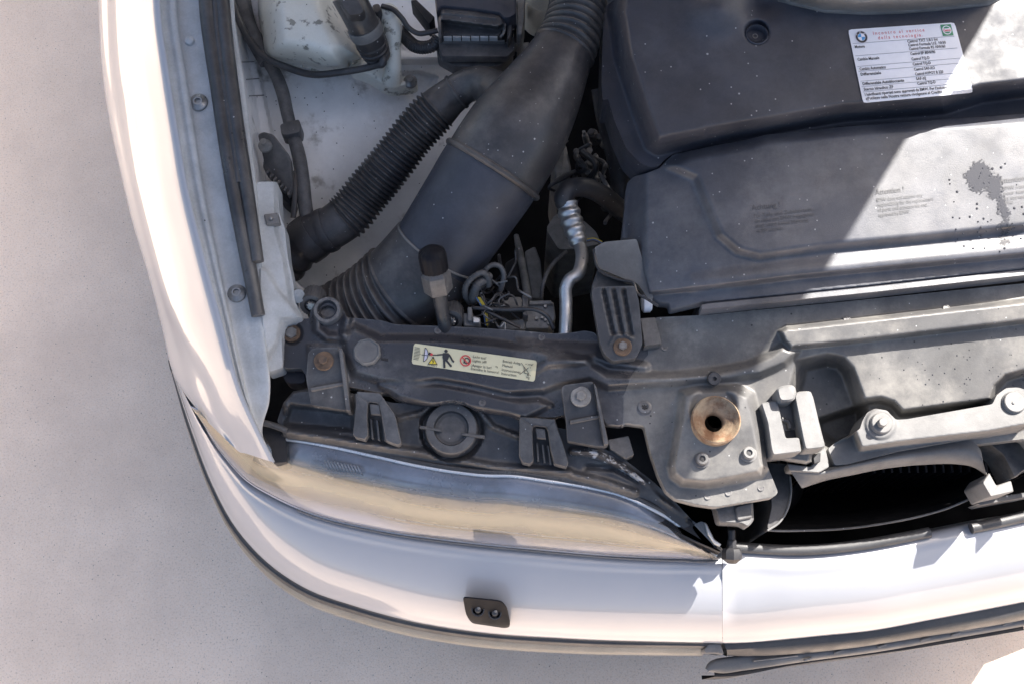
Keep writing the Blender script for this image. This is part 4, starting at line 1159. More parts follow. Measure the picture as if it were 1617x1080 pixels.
for k in range(40):
    u, v = rnd.uniform(1380, 1620), rnd.uniform(560, 640)
    drops.append(up_lathe(u, v, float(pan_z(u, v)), rnd.uniform(.6, 1.6), [(1, 0), (.85, .0006), (.4, .001), (0, .0011)], 8))
part("water_drops", join(*drops), "wet", None, shroud, kind="stuff")

# ---- lubricant sticker on the engine cover
lab = W('w', (128, 185), (1262, 108), (1462, 855), (290, 966))
fs = mapper(lab, cov_z, .0012, 11.3, 7.6)
stk = part("lubricant_sticker", label_base(fs, 11.3, 7.6, 30, 20, .25), "white", "white printed lubricant sticker on the engine cover")
rowsT = [("Motore", .35, 1.95), ("Cambio Manuale", .35, 3.25), ("Cambio Automatico", .35, 4.25), ("Differenziale", .35, 4.80), ("Differenziale Autobloccante", .35, 5.78), ("Sterzo Idraulico ZF", .35, 6.35)]
ink = [text_on(fs, s, x, y, .42, E1, len(s) * .155 + .1, bold=.008) for s, x, y in rowsT]
rowsR = [("Castrol TXT 1.8.1 Int", 1.78), ("Castrol Formula U.E. 10/30", 2.18), ("Castrol Formula RS 10W/60", 2.58), ("Castrol EP 80W/90", 3.10), ("Castrol TQ-D", 3.66), ("Castrol TQ-D", 4.20), ("Castrol SAF-XO", 4.75),
         ("Castrol HYPOY B 220", 5.25), ("SAF-XJ", 5.75), ("Castrol TQ-D", 6.25)]
ink += [text_on(fs, s, 5.9, y, .42, E1, len(s) * .148 + .1, bold=.008) for s, y in rowsR]
ink += [text_on(fs, "I lubrificanti riportati sono approvati da BMW. Per l'industria", .35, 6.90, .42, E1, 8.6, bold=.008), text_on(fs, "all'utilizzo nella Nostra vettura rivolgetevi al Credito", .35, 7.32, .42, E1, 7.9, bold=.008)]
part("print_black", join(*ink), "ink", "small black Italian lettering of the sticker", stk)
part("print_rules", join(*[line_on(fs, .2, y, 10.9, y - .0, .03, E1) for y in (1.45, 2.72, 3.82, 4.35, 5.35, 5.92, 6.48)]), "grey", None, stk)
part("print_red", join(text_on(fs, "Incontro al vertice", 2.55, .72, .50, E1, 5.4, 1.5), text_on(fs, "della tecnologia.", 2.95, 1.22, .50, E1, 4.7, 1.5)), "red", "red heading of the sticker", stk)
cx, cy = 1.25, .85
part("emblem_ring", disc_on(fs, cx, cy, .62, E1), "ink", "black ring of the round emblem", stk)
part("emblem_rim", join(disc_on(fs, cx, cy, .66, E2, r_in=.60), disc_on(fs, cx, cy, .40, E2, r_in=.36)), "lilac", None, stk)
part("emblem_blue", join(disc_on(fs, cx, cy, .36, E2, 8, None, math.pi, 1.5 * math.pi), disc_on(fs, cx, cy, .36, E2, 8, None, 0, .5 * math.pi)), "blue", None, stk)
part("emblem_white", join(disc_on(fs, cx, cy, .36, E2, 8, None, .5 * math.pi, math.pi), disc_on(fs, cx, cy, .36, E2, 8, None, 1.5 * math.pi, 2 * math.pi),
                          text_on(fs, "B", cx - .50, cy - .22, .26, E2), text_on(fs, "M", cx - .13, cy - .40, .26, E2), text_on(fs, "W", cx + .24, cy - .22, .26, E2)), "white", None, stk)
part("logo_square", poly_on(fs, [(9.75, .15), (10.85, .15), (10.85, 1.35), (9.75, 1.35)], E1), "green", "green square logo with a red word on the sticker", stk)
part("logo_disc", join(disc_on(fs, 10.3, .75, .47, E2, r_in=.38), poly_on(fs, [(9.9, .58), (10.7, .58), (10.7, .92), (9.9, .92)], E2)), "white", None, stk)
part("logo_word", text_on(fs, "Castrol", 9.92, .87, .32, E3, .76, bold=.01), "red", None, stk)

# ------------------------------------------------------------------ brackets left of the shroud
br = part("shroud_bracket", relief(rp(W('d', (948, 290), (1000, 262), (1160, 247), (1245, 545), (1222, 552), (1165, 470), (1110, 452), (970, 392)), 3), plane((940, 390, .800), (1000, 380, .805), (1030, 470, .790)), 4, .012),
          "greyplastic", "dusty grey bracket plate beside the shroud")
part("bracket_leg", slab(rp(W('d', (965, 398), (1108, 462), (1158, 480), (1165, 520), (940, 520), (935, 480)), 3), .775, .03, 1.5), "plastic", None, br)
part("gasket_line", tube([(u, v, .796, 2.4) for u, v in W('d', (945, 300), (968, 395), (1085, 455), (1140, 465), (1165, 520), (1215, 550), (1268, 585))], 8, 40), "strip", None, br)
part("white_bush", lathe(P(*W1('d', 1185, 570), .775), (1, .05, 0), [(.008, 0), (.012, .002), (.012, .010), (.009, .0125), (0, .013)], 18), "white", "small white bush beside the ribbed stop", br)
sb = W('d', (935, 508), (960, 488), (1150, 482), (1172, 560), (1190, 770), (1158, 840), (1042, 857), (1000, 822), (978, 772), (948, 600))
sbt = plane((940, 460, .806), (1005, 455, .806), (985, 560, .782))
def sb_z(U, V):
    z = sbt(U, V)
    for x0, x1 in ((1010, 1040), (1060, 1085), (1110, 1130)):
        z = z - ridge(U, V, W('d', (x0 - 15, 505), (x1 + 2, 720)), .006, 5)
    z = z + ridge(U, V, W('d', (1030, 770), (1050, 735), (1095, 722), (1140, 745)), .003, 4)
    return z
stop = part("ribbed_stop", relief(rp(sb, 4), sb_z, 2.4, .016), "plastic", "dusty ribbed rubber stop bolted on the front panel", sharp=45)
u, v = W1('d', 1090, 785)
hexbolt(u, v, float(sbt(u, v)) + .001, 7, "rust", "steel", stop, rw=14.5, label="rusty washer and hex bolt on the ribbed stop")
part("stop_wing", slab(rp(W('d', (1178, 645), (1255, 640), (1285, 770), (1200, 782)), 2), .782, .02, 1), "plastic", None, stop)

# ------------------------------------------------------------------ hood latch guide
lg = part("latch_guide", slab(rp(W('i', (232, 262), (270, 238), (350, 225), (440, 190), (520, 182), (592, 462), (500, 480), (480, 495), (320, 512), (300, 525), (270, 400)), 3), .742, .03, 1.5), "plastic", "grey plastic hood latch guide beside the striker tower")
part("guide_jaw", slab(rp(W('i', (268, 242), (345, 226), (356, 250), (372, 330), (392, 418), (460, 414), (472, 486), (330, 504), (318, 470), (300, 340)), 4), .768, .03, 2), "greyplastic", "outer jaw of the latch guide", lg)
part("guide_jaw", slab(rp(W('i', (436, 205), (450, 184), (515, 180), (530, 210), (565, 360), (590, 455), (580, 466), (492, 476), (478, 420)), 5), .772, .03, 2), "greyplastic", "inner jaw of the latch guide", lg)
part("guide_knob", slab(rp(W('i', (344, 170), (370, 155), (425, 148), (446, 168), (440, 230), (362, 236)), 8), .782, .035, 3), "greyplastic", "rounded knob of the latch guide", lg)
part("guide_slot", slab(W('i', (358, 252), (436, 240), (480, 415), (396, 418)), .7445, .002, .5), "black", None, lg)
part("guide_hook", tube([(u, v, .750, 4) for u, v in W('i', (372, 320), (410, 340), (415, 370))], 8, 12), "plastic", None, lg)

# ------------------------------------------------------------------ grille beam and air duct
beam_o = W('i', (735, 388), (765, 372), (778, 330), (802, 288), (840, 268), (900, 278), (945, 325), (1000, 322), (1430, 247), (1452, 200), (1500, 165), (1560, 163), (1640, 190), (1640, 350), (1400, 402), (965, 480), (700, 548), (640, 552), (605, 470), (640, 440))
beam_face = W('i', (735, 388), (768, 474), (965, 444), (1400, 394), (1700, 340), (1700, 700), (500, 700), (500, 400), (640, 430))
def beam_z(U, V):
    return .752 + .00004 * (np.asarray(U) - 1350) - rise(U, V, beam_face, .045, 9) + rise(U, V, circ(*W1('i', 870, 345), 24), .003, 5)
beam = part("grille_beam", relief(rp(beam_o, 3, 3), beam_z, 2, .05), "greyplastic", "grey plastic grille beam with round fasteners", sharp=85)
for x, y, r, post in ((870, 345, 16.5, True), (1535, 240, 17, False)):
    u, v = W1('i', x, y)
    z = float(beam_z(u, v))
    fa = part("fastener", up_lathe(u, v, z, r, [(1.08, -.01), (1.08, .001), (1, .002), (.97, .004), (.9, .0048), (0, .0048)], 32), "greyplastic", "round push fastener on the grille beam", beam)
    part("fastener_pin", up_lathe(u, v, z + .0048, 7 if post else 2.5, [(1, 0), (1, .008 if post else .001), (.85, .0095 if post else .0012), (0, .0095 if post else .0012)], 18), "greyplastic", None, beam)

arch_in = W('i', (395, 540), (560, 568), (700, 545), (900, 495), (1100, 455), (1260, 430), (1340, 440), (1372, 480), (1378, 505))
arch_top = W('i', (402, 560), (520, 590), (700, 560), (900, 520), (1100, 495), (1250, 482), (1330, 490), (1372, 515), (1385, 545))
arch_low = W('i', (470, 662), (560, 635), (720, 600), (900, 565), (1100, 545), (1250, 542), (1330, 555), (1375, 580), (1400, 600))
zr = lambda pts, z: [(u, v, z) for u, v in pts]
arch = part("duct_arch", loft([zr(arch_in, .700), zr(arch_top, .706), zr([(a[0] * .5 + b[0] * .5, a[1] * .5 + b[1] * .5) for a, b in zip(arch_top, arch_low)], .701), zr(arch_low, .690), [(u, v - 3, .66) for u, v in arch_low]], 80, 24),
            "greyplastic", "pale arched lip of the grille air duct", sharp=60)
part("arch_foot", slab(rp(W('i', (1378, 640), (1412, 590), (1448, 655), (1522, 630), (1536, 686), (1420, 712)), 3), .69, .06, 1.5), "greyplastic", "foot of the duct arch", arch)
part("arch_tab", slab(rp(W('i', (400, 545), (520, 560), (545, 500), (590, 460), (612, 560), (560, 590), (410, 580)), 3), .712, .02, 1.2), "greyplastic", None, arch)
part("arch_clip", slab(rp(W('i', (528, 500), (568, 490), (566, 535), (536, 545)), 1), .722, .02, .8), "black", None, arch)
# duct throat: oval funnel going down
rim_lo = W('i', (420, 700), (405, 770), (360, 845), (305, 878), (330, 880), (480, 880), (670, 872), (900, 842), (1100, 800), (1250, 750), (1340, 700), (1368, 655), (1390, 610))
inn = [(u * .86 + .14 * 1400, v - 26) for u, v in rim_lo]
deep = [(u * .78 + .22 * 1400, v - 60) for u, v in rim_lo]
duct = part("air_duct", loft([[(u, v + 1, .618) for u, v in rim_lo], zr(rim_lo, .622), [(u * .985 + .015 * 1400, v - 6, .612) for u, v in rim_lo], zr([(u * .95 + .05 * 1400, v - 16) for u, v in rim_lo], .575), zr(inn, .52), zr(deep, .40)], 90, 34),
            "void", "dark oval air duct behind the bumper", sharp=60)
part("duct_wall", slab(rp(W('i', (300, 540), (400, 545), (420, 620), (418, 700), (400, 780), (355, 850), (302, 882), (298, 860), (320, 760)), 4), .64, .3, 1.5), "strip", "dark side wall of the air duct", duct)
part("duct_lip", tube([(u, v, .624, 1.7) for u, v in rim_lo[3:]], 8, 70), "plastic", None, duct)
part("duct_side_lip", tube([(u, v, .642, 1.6) for u, v in W('i', (415, 610), (420, 680), (405, 765), (360, 840), (302, 880))], 8, 40), "greyplastic", None, duct)
part("duct_strut", slab(rp(W('i', (1400, 440), (1480, 500), (1540, 620), (1588, 580), (1660, 560), (1660, 400), (1500, 400)), 5), .66, .05, 2), "plastic", "dark strut beside the duct arch", duct)
part("grille_bar", slab(rp(W('i', (1350, 745), (1420, 715), (1588, 690), (1700, 670), (1700, 690), (1588, 715), (1370, 755)), 2), .64, .03, 1), "plastic", None, duct)

# dim radiator core behind the grille
fins = [box_w(.30 + .012 * k, .303 + .012 * k, .30, .36, .30, .56) for k in range(36)]
part("radiator_core", join(*fins, box_w(.28, .74, .362, .40, .28, .57)), "black", "dim finned radiator behind the grille duct")

# ------------------------------------------------------------------ air intake hose
def ribs_between(t0, t1, n, amp=.07, p=1.0, base=lambda t: 1.0):
    def f(t):
        if t < t0 or t > t1: return base(t)
        x = (t - t0) / (t1 - t0) * n
        s = .5 + .5 * math.cos(2 * math.pi * x)
        return base(t) * (1 + amp * (s**p - .5))
    return f
hp = W('c', (775, -260, .80, 41), (765, -100, .815, 41), (752, 20, .822, 42), (735, 110, .826, 43.5), (702, 215, .828, 46), (645, 325, .826, 54), (560, 480, .818, 67), (430, 690, .806, 80), (345, 825, .794, 81.5), (318, 868, .79, 81.5))
intake = part("intake_hose", tube(hp, 48, 420, ribs_between(.02, .50, 17, .17, .7), cap=True), "rubber", "large black intake hose, corrugated at its upper end", sharp=None)
ctr = hp[-1]
def ring_on(path, t, r_scale, width, name, m, parent, label=None, prof=None):
    p = np.array(path, float)
    w = P(p[:, 0], p[:, 1], p[:, 2]); r = np.array([q[3] * mpp(q[1], q[2]) for q in p])
    C = catmull(np.column_stack([w, r]), 101)
    k = int(round(t * 100)); k0, k1 = max(k - 1, 0), min(k + 1, 100)
    ax = C[k1, :3] - C[k0, :3]
    R = C[k, 3] * r_scale
    prof = prof or [(R * .95, -width / 2), (R, -width / 2), (R * 1.02, -width / 4), (R * 1.02, width / 4), (R, width / 2), (R * .95, width / 2)]
    return part(name, lathe(C[k, :3], ax, prof, 56), m, label, parent)
def bead_on(path, t, r_scale, rb, name, m, parent, label=None):
    p = np.array(path, float)
    w = P(p[:, 0], p[:, 1], p[:, 2]); r = np.array([q[3] * mpp(q[1], q[2]) for q in p])
    C = catmull(np.column_stack([w, r]), 101)
    k = int(round(t * 100)); k0, k1 = max(k - 1, 0), min(k + 1, 100)
    R = C[k, 3] * r_scale
    prof = [(R + rb * math.cos(a), rb * math.sin(a)) for a in np.linspace(-math.pi / 2, math.pi * 1.5, 11)]
    return part(name, lathe(C[k, :3], C[k1, :3] - C[k0, :3], prof, 56), m, label, parent)
bead_on(hp, 1.0, 1.0, .0045, "collar", "rubber", intake, "raised collar of the intake hose")
u, v = W1('c', 172, 830)
part("collar_tab", slab(rp([(u - 6, v - 2), (u + 1, v - 10), (u + 5, v - 7), (u - 1, v + 5)], 1), .815, .02, .8), "rubber", None, intake)
ribe = W('c', (520, 222), (600, 228), (700, 262), (770, 330), (790, 400))
# air-flow tube
af = [(790, 249, .797, 79), (777, 269, .788, 81), (745, 318, .765, 79), (712, 368, .742, 76), (687, 406, .722, 74)]
afm = part("airflow_tube", tube(af, 52, 40), "engine", "smooth black airflow tube below the intake collar", sharp=40)
for t in (.0,):
    pass
bead_on(af, 1.0, 1.0, .0022, "band", "rubber", afm)
bead_on(af, .93, 1.01, .0016, "band", "greyplastic", afm)
ff = mapper(W('d', (450, 170), (560, 90), (620, 150), (510, 240)), lambda U, V: np.full(np.shape(U), .80), .0, 10, 3)
# rubber boot and bellows running down behind the panel
bl = [(690, 402, .722, 78), (665, 432, .708, 79), (640, 455, .696, 77), (595, 485, .672, 70), (530, 520, .64, 66)]
boot = part("intake_boot", tube(bl, 48, 160, lambda t: 1.0 if t < .36 else 1 + .07 * math.cos(2 * math.pi * (t - .36) / .072)), "rubber", "corrugated rubber boot disappearing behind the front panel", sharp=None)
part("boot_clamp", tube([(0, 0, 0, 1)] * 0 or [(u, v, z, 2) for u, v, z in []] or [(622, 395, .73, 3), (640, 430, .745, 3), (672, 455, .75, 3)], 8, 16), "rubber", None, boot)
dome_c = W1('b', 945, 660)
part("lamp_dome", up_lathe(dome_c[0], dome_c[1], .665, 54, [(1, -.03), (1, .0), (.97, .018), (.88, .032), (.7, .042), (.4, .048), (0, .05)], 36, (0, .25, 1)), "rubber", "grey rubber dome behind the front panel")

# ---- small corrugated hose
sh = [(822, 190, .80, 50), (798, 160, .80, 42), (775, 140, .792, 31), (757, 132, .786, 27), (738, 136, .778, 26.5), (712, 153, .768, 29), (690, 173, .76, 33), (653, 213, .742, 33), (619, 257, .724, 33.5), (582, 302, .704, 34), (545, 345, .69, 34.5), (520, 362, .684, 34), (494, 374, .676, 35.5), (466, 398, .664, 34), (448, 420, .645, 33)]
hose = part("corrugated_hose", tube(sh, 36, 460, ribs_between(.335, .755, 29, .20, .6, lambda t: 1.0 + (.05 * math.cos(2 * math.pi * (t - .9) / .045) if t > .9 else 0))), "rubber",
            "narrow corrugated black hose joining the intake hose", sharp=None)
ring_on(sh, .255, 1.06, .004, "hose_ring", "rubber", hose)
ring_on(sh, .82, 1.04, .012, "hose_cuff", "rubber", hose)
ring_on(sh, .88, 1.06, .022, "hose_cuff", "rubber", hose)

# ------------------------------------------------------------------ washer tank
tank_o = W('a', (190, -120), (185, 60), (205, 200), (212, 262), (240, 305), (300, 322), (420, 335), (520, 368), (600, 368), (640, 345), (650, 320), (720, 300), (690, 200), (640, 120), (600, 20), (560, -120))
def tank_z(U, V):
    d = -sdf(U, V, tank_o)
    return .685 + .115 * np.sqrt(np.clip(1 - (1 - np.clip(d / 42, 0, 1))**2, 0, 1)) - .00012 * np.maximum(V - 40, 0)
tank = part("washer_tank", relief(catmull(np.array(tank_o), 90, True), tank_z, 3.5, .008), "tank", "yellowed white washer tank with dark mould spots", sharp=60)
foot_o = W('o', (340, 735), (380, 690), (480, 620), (640, 640), (740, 500), (890, 560), (885, 830), (1000, 810), (1075, 870), (1075, 935), (1010, 960), (800, 985), (700, 955), (580, 870), (480, 825), (380, 800))
ft = plane((560, 100, .716), (650, 120, .690), (610, 145, .692))
part("tank_foot", relief(rp(foot_o, 6), lambda U, V: ft(U, V) + .012 * smooth(-sdf(U, V, foot_o) / 9), 3, .012), "tank", "mounting foot of the washer tank", tank, sharp=60)
part("tank_column", tube([(u, v, z, r) for (u, v), z, r in zip(W('o', (790, 150), (805, 300), (815, 500), (820, 700), (800, 860)), (.775, .768, .752, .735, .708), (15, 15.5, 12, 12.5, 16))], 22, 50), "tank", "upright column of the washer tank", tank, sharp=60)
ct = W1('o', 775, 190)
part("column_head", up_lathe(ct[0], ct[1], .77, 18, [(1, -.05), (1, 0), (.94, .009), (.75, .016), (.4, .0195), (0, .02)], 26), "tank", None, tank, sharp=60)
ob = W1('o', 998, 868)
screw(ob[0], ob[1], .698, 11, "zinc", tank, head=.007, label="domed grey screw on the tank foot", socket=False)
pump_p = [(u, v, z, r) for (u, v), z, r in zip(W('o', (320, -60), (420, 120), (520, 320), (610, 520), (650, 600)), (.84, .825, .80, .768, .752), (26, 25.5, 25, 23, 20))]
pump = part("washer_pump", tube(pump_p, 30, 90, lambda t: 1.0 if t < .72 else (1.05 if int((t - .72) / .045) % 2 == 0 else .96)), "rubber", "black cylindrical washer pump plugged into the tank", sharp=40)
ring_on(pump_p, .52, 1.08, .014, "pump_band", "greyplastic", pump, "grey band round the washer pump")
part("pump_housing", slab(rp(W('o', (260, -60), (430, -80), (520, 120), (480, 170), (350, 185), (250, 60)), 6), plane((540, -10, .855), (580, 20, .848), (560, 30, .845)), .03, 3), "rubber", None, pump)
eb = W('o', (700, 600), (705, 640), (700, 680), (640, 700), (560, 722))
part("pump_elbow", tube([(u, v, z, r) for (u, v), z, r in zip(eb, (.765, .768, .765, .76, .755), (6.5, 6.5, 6.5, 5.5, 5.5))], 14, 26), "strip", None, pump)
wh = W('o', (570, 720), (450, 745), (250, 775), (0, 800)) + W('a', (420, 375), (330, 345), (230, 300), (150, 220), (95, 120), (60, 20), (40, -80))
part("washer_hose", tube([(u, v, z, 5.6) for (u, v), z in zip(wh, (.756, .752, .748, .742, .735, .735, .738, .742, .746, .75, .755))], 14, 100), "strip", "thin black washer hose looping below the tank", sharp=60)
wh = W('a', (95, -80), (110, 40), (140, 150), (190, 240), (235, 320))
part("upper_loom", tube([(u, v, z, 14) for (u, v), z in zip(wh, (.72, .715, .71, .705, .70))], 14, 50), "tape", "taped wiring loom beside the washer tank")

# ---- cable loom down the wing
lm = W('a', (225, 300), (270, 370), (310, 470), (335, 580), (360, 680), (390, 780), (410, 900), (425, 1040)) + [(486, 350)]
loom = part("cable_loom", tube([(u, v, z, r) for (u, v), z, r in zip(lm, (.70, .702, .70, .698, .695, .695, .695, .69, .685), (9.5, 10, 10.5, 10, 10, 11, 11.5, 11.5, 11))], 16, 90), "tape", "taped black cable loom lying along the inner wing", sharp=60)
part("loom_clamp", slab(rp(W('a', (298, 640), (330, 625), (395, 612), (405, 640), (400, 680), (330, 695), (305, 690)), 3), .712, .025, 1.5), "plastic", "black plastic clamp round the loom", loom)
lm = W('a', (370, 880), (375, 960), (370, 1060)) + [(463, 345)]
part("cable", tube([(u, v, z, 4.5) for (u, v), z in zip(lm, (.70, .70, .695, .69))], 10, 30), "rubber", None, loom)
rel_o = W('a', (185, 690), (215, 675), (265, 690), (350, 800), (365, 950), (360, 1000), (330, 990), (240, 900), (210, 860), (215, 820))
relay = part("relay", slab(rp(rel_o, 4), plane((415, 220, .735), (440, 250, .725), (460, 300, .705)), .014, 2), "plastic", "black relay box bolted on the inner wing")
for k in range(7):
    q = W('a', (225 + 18 * k, 880 + 18 * k), (240 + 18 * k, 868 + 17 * k), (246 + 18 * k, 876 + 17 * k), (231 + 18 * k, 890 + 18 * k))
    part("relay_rib", slab(q, .722 - .0022 * k, .012, .4), "plastic", None, relay)
u, v = W1('a', 222, 745)
screw(u, v, .737, 11, "cast", relay, head=.012, label="dull screw head on the relay", socket=False)
part("relay_connector", slab(rp(W('a', (280, 920), (345, 985), (365, 1000), (350, 1050), (290, 1000)), 3), .69, .04, 1.5), "black", None, relay)

# ------------------------------------------------------------------ fuse box
fb = part("fuse_box", slab(rp(W('p', (100, 530), (500, 545), (975, 545), (1060, 470), (1090, 300), (1075, 650), (985, 740), (140, 735), (110, 640)), 3), .762, .012, 2), "plastic", "black fuse box with ribbed lid")
part("fuse_box_base", slab(rp(W('p', (75, 640), (120, 600), (1060, 600), (1050, 720), (900, 850), (680, 880), (300, 860), (90, 740)), 4), .742, .02, 2), "plastic", None, fb)
lid_o2 = W('p', (95, 280), (110, 110), (140, 90), (500, 120), (880, 178), (930, 230), (950, 300), (935, 440), (880, 490), (160, 490), (100, 510))
def fl_z(U, V):
    z = .792 - rise(U, V, W('p', (150, 272), (850, 360), (920, 330), (960, 480), (880, 520), (140, 520)), .020, 6)
    z = z + ridge(U, V, W('p', (120, 165), (830, 240)), .002, 3)
    return z + .006 * smooth(-sdf(U, V, lid_o2) / 5)
part("fuse_box_lid", relief(rp(lid_o2, 4), fl_z, 2, .01), "plastic", "dusty lid of the fuse box", fb, sharp=50)
part("lid_ledge", slab(W('p', (150, 508), (945, 515), (945, 540), (110, 532)), .768, .01, .6), "greyplastic", None, fb)
for k in range(6):
    x = 165 + 117 * k
    part("lid_tooth", slab(W('p', (x, 462), (x + 103, 464), (x + 103, 490), (x, 487)), .778, .008, .5), "flange", None, fb)
part("lid_latch", tube([(u, v, .785, 2.2) for u, v in W('p', (955, 240), (945, 330), (930, 430), (890, 480))], 8, 20), "greyplastic", None, fb)
part("side_latch", slab(rp(W('p', (985, 290), (1030, 290), (1040, 380), (1020, 470), (975, 530), (980, 400)), 3), .782, .02, 1), "plastic", None, fb)
part("control_box", slab(rp(W('p', (40, -120), (1090, -120), (1090, 190), (1000, 245), (930, 240), (880, 175), (500, 118), (140, 88), (110, 110), (80, 190)), 3), .80, .03, 2), "engine", "black control box behind the fuse box")
part("box_side", slab(rp(W('p', (1095, -100), (1215, -100), (1190, 260), (1165, 450), (1105, 460), (1100, 200)), 2), .775, .06, 1.5), "cast", "ribbed metal bracket beside the control box", bpy.data.objects["control_box"])
lm = W('o', (700, 70), (820, 110), (910, 200), (980, 300), (1080, 360), (1200, 350), (1290, 330))
part("fuse_cable", tube([(u, v, z, 4.2) for (u, v), z in zip(lm, (.79, .795, .79, .78, .775, .775, .775))], 12, 50), "rubber", "grey cable running into the fuse box")
lm = W('o', (880, 330), (960, 420), (1060, 500), (1160, 510), (1250, 480), (1300, 400))
part("fuse_loom", tube([(u, v, z, 10) for (u, v), z in zip(lm, (.735, .735, .74, .745, .75, .755))], 16, 130, lambda t: 1 + .06 * math.cos(t * 150)), "rubber", "convoluted loom running into the fuse box", sharp=None)
part("strut_bar", slab(rp(W('o', (1000, 10), (1060, 0), (1260, 190), (1200, 270)), 2), .76, .03, 1.5), "black", "black bar behind the fuse cable")
part("dark_plug", slab(rp(W('o', (590, 60), (660, 40), (700, 110), (640, 160), (600, 130)), 4), .80, .04, 2), "rubber", None, pump)
cyl = W1('c', 575, -20)
part("brake_reservoir", up_lathe(cyl[0], cyl[1], .74, 26, [(1.25, -.06), (1.25, .0), (1.18, .004), (1.1, .002), (1, .01), (.92, .03), (.8, .036), (0, .038)], 36), "cream", "cream round reservoir beside the intake hose")
part("banjo", tube([(u, v, .72, 7) for u, v in W('p', (1080, 610), (1180, 610), (1260, 600))], 12, 16), "cast", None, bpy.data.objects["brake_reservoir"])

# ------------------------------------------------------------------ between intake and shroud
acp = W('d', (868, 262), (884, 310), (884, 365), (862, 425), (825, 452), (806, 490), (806, 560), (806, 640), (800, 740))
ac = part("coolant_pipe", tube([(u, v, z, 10.3) for (u, v), z in zip(acp, (.735, .742, .748, .752, .752, .75, .745, .742, .738))], 22, 90), "alu", "bent bright aluminium pipe beside the ribbed stop", sharp=60)
fp = [(u, v, z, r) for (u, v), z, r in zip(W('s', (190, 660), (215, 760), (245, 860), (275, 950), (290, 1010)), (.745, .742, .74, .738, .736), (16.5, 17.5, 17, 15, 13))]
part("ferrule", tube(fp, 26, 90, lambda t: 1 + .07 * math.cos(t * 2 * math.pi * 4.5)), "alu", "ribbed aluminium ferrule crimped on the black hose", ac, sharp=None)
hs2 = W('s', (200, 680), (160, 620), (190, 550), (270, 520), (360, 525), (450, 560), (540, 620), (620, 690), (720, 760))
part("rubber_hose", tube([(u, v, z, 15.5) for (u, v), z in zip(hs2, (.742, .75, .752, .745, .735, .72, .70, .68, .66))], 22, 80), "rubber", "thick black hose curving from the ferrule under the shroud", sharp=60)
part("engine_pipe", tube([(u, v, z, 19) for (u, v), z in zip(W('c', (880, 450), (905, 600), (945, 750), (975, 900), (985, 1060)), (.70, .68, .65, .62, .6))], 20, 50), "rubber", "dark pipe in the gap beside the engine cover", sharp=60)
part("engine_bolt", up_lathe(*W1('s', 390, 360), .56, 13, [(1, -.02), (1, .0), (.9, .008), (.5, .01), (.45, .02), (0, .021)], 18), "cast", None, bpy.data.objects["engine_pipe"])
part("engine_stud", tube([(u, v, .57, 3) for u, v in W('s', (390, 380), (450, 450), (520, 430))], 8, 12), "cast", None, bpy.data.objects["engine_pipe"])
part("engine_block", slab(rp(W('s', (60, 250), (180, 150), (230, 380), (180, 520), (120, 560)), 6), .60, .2, 3), "cast", "dim grey metal part of the engine")
part("pump_body", relief(rp(W('s', (10, 870), (100, 740), (330, 800), (440, 900), (480, 1000), (300, 1040), (120, 1050)), 6), .62, 5, .2), "cast", "dim grey pump body under the aluminium pipe")
for k, (dx, m) in enumerate(((0, "wireyel"), (4, "wireblue"), (8, "rubber"))):
    part("thin_wire", tube([(u, v + dx * .5, .73, 1.3) for u, v in W('s', (355, 965), (420, 955), (490, 985))], 6, 14), m, None, ac)

# service port
spb = P(*W1('d', 180, 575), .765)
port_ax = np.array([-.12, .62, .78]); port_ax /= np.linalg.norm(port_ax)
port = part("service_port", lathe(spb, port_ax, [(.0125, .018), (.0175, .020), (.0185, .022), (.0185, .044), (.0160, .047), (.0150, .052)], 6), "plastic", "hexagonal metal service port with a black cap", sharp=30)
part("port_stem", lathe(spb, port_ax, [(.009, -.05), (.009, .021)], 16), "strip", None, port)
part("port_cap", lathe(spb + port_ax * .050, port_ax, [(.0150, 0), (.0165, .001), (.0168, .020), (.0155, .027), (.0085, .032), (0, .033)], 72, lambda t, r: 1 + .045 * abs(math.cos(9 * t))), "dark", "ribbed black cap on the service port", port, sharp=50)
# knurled adjuster knobs
def knob(u, v, z, r, label):
    ax = (0, -.75, .66)
    k = part("adjuster_knob", up_lathe(u, v, z, r, [(1, -.026), (1.0, .0), (.94, .002), (.62, .002), (.58, -.002), (.40, -.002), (.36, .0), (0, .0)], 72, ax, lambda t, rr: 1 + (.025 * math.cos(24 * t))), "plastic", label, sharp=50)
    part("knob_star", up_lathe(u, v, z, r * .44, [(1, -.002), (1, .004), (.8, .005), (0, .005)], 36, ax, lambda t, rr: .85 + .15 * math.cos(9 * t)), "zinc", None, k)
knob(*W1('d', 228, 655), .735, 19.5, "knurled black adjuster knob beside the service port")
knob(*W1('b', 610, 578), .735, 19, "knurled black adjuster knob at the corner of the front panel")
part("corner_bolt", lathe(P(*W1('b', 530, 530), .74), (.4, -.3, .6), [(.006, -.01), (.006, .004), (.009, .004), (.009, .010), (0, .011)], 14), "zinc", None, bpy.data.objects["wing_rail"])

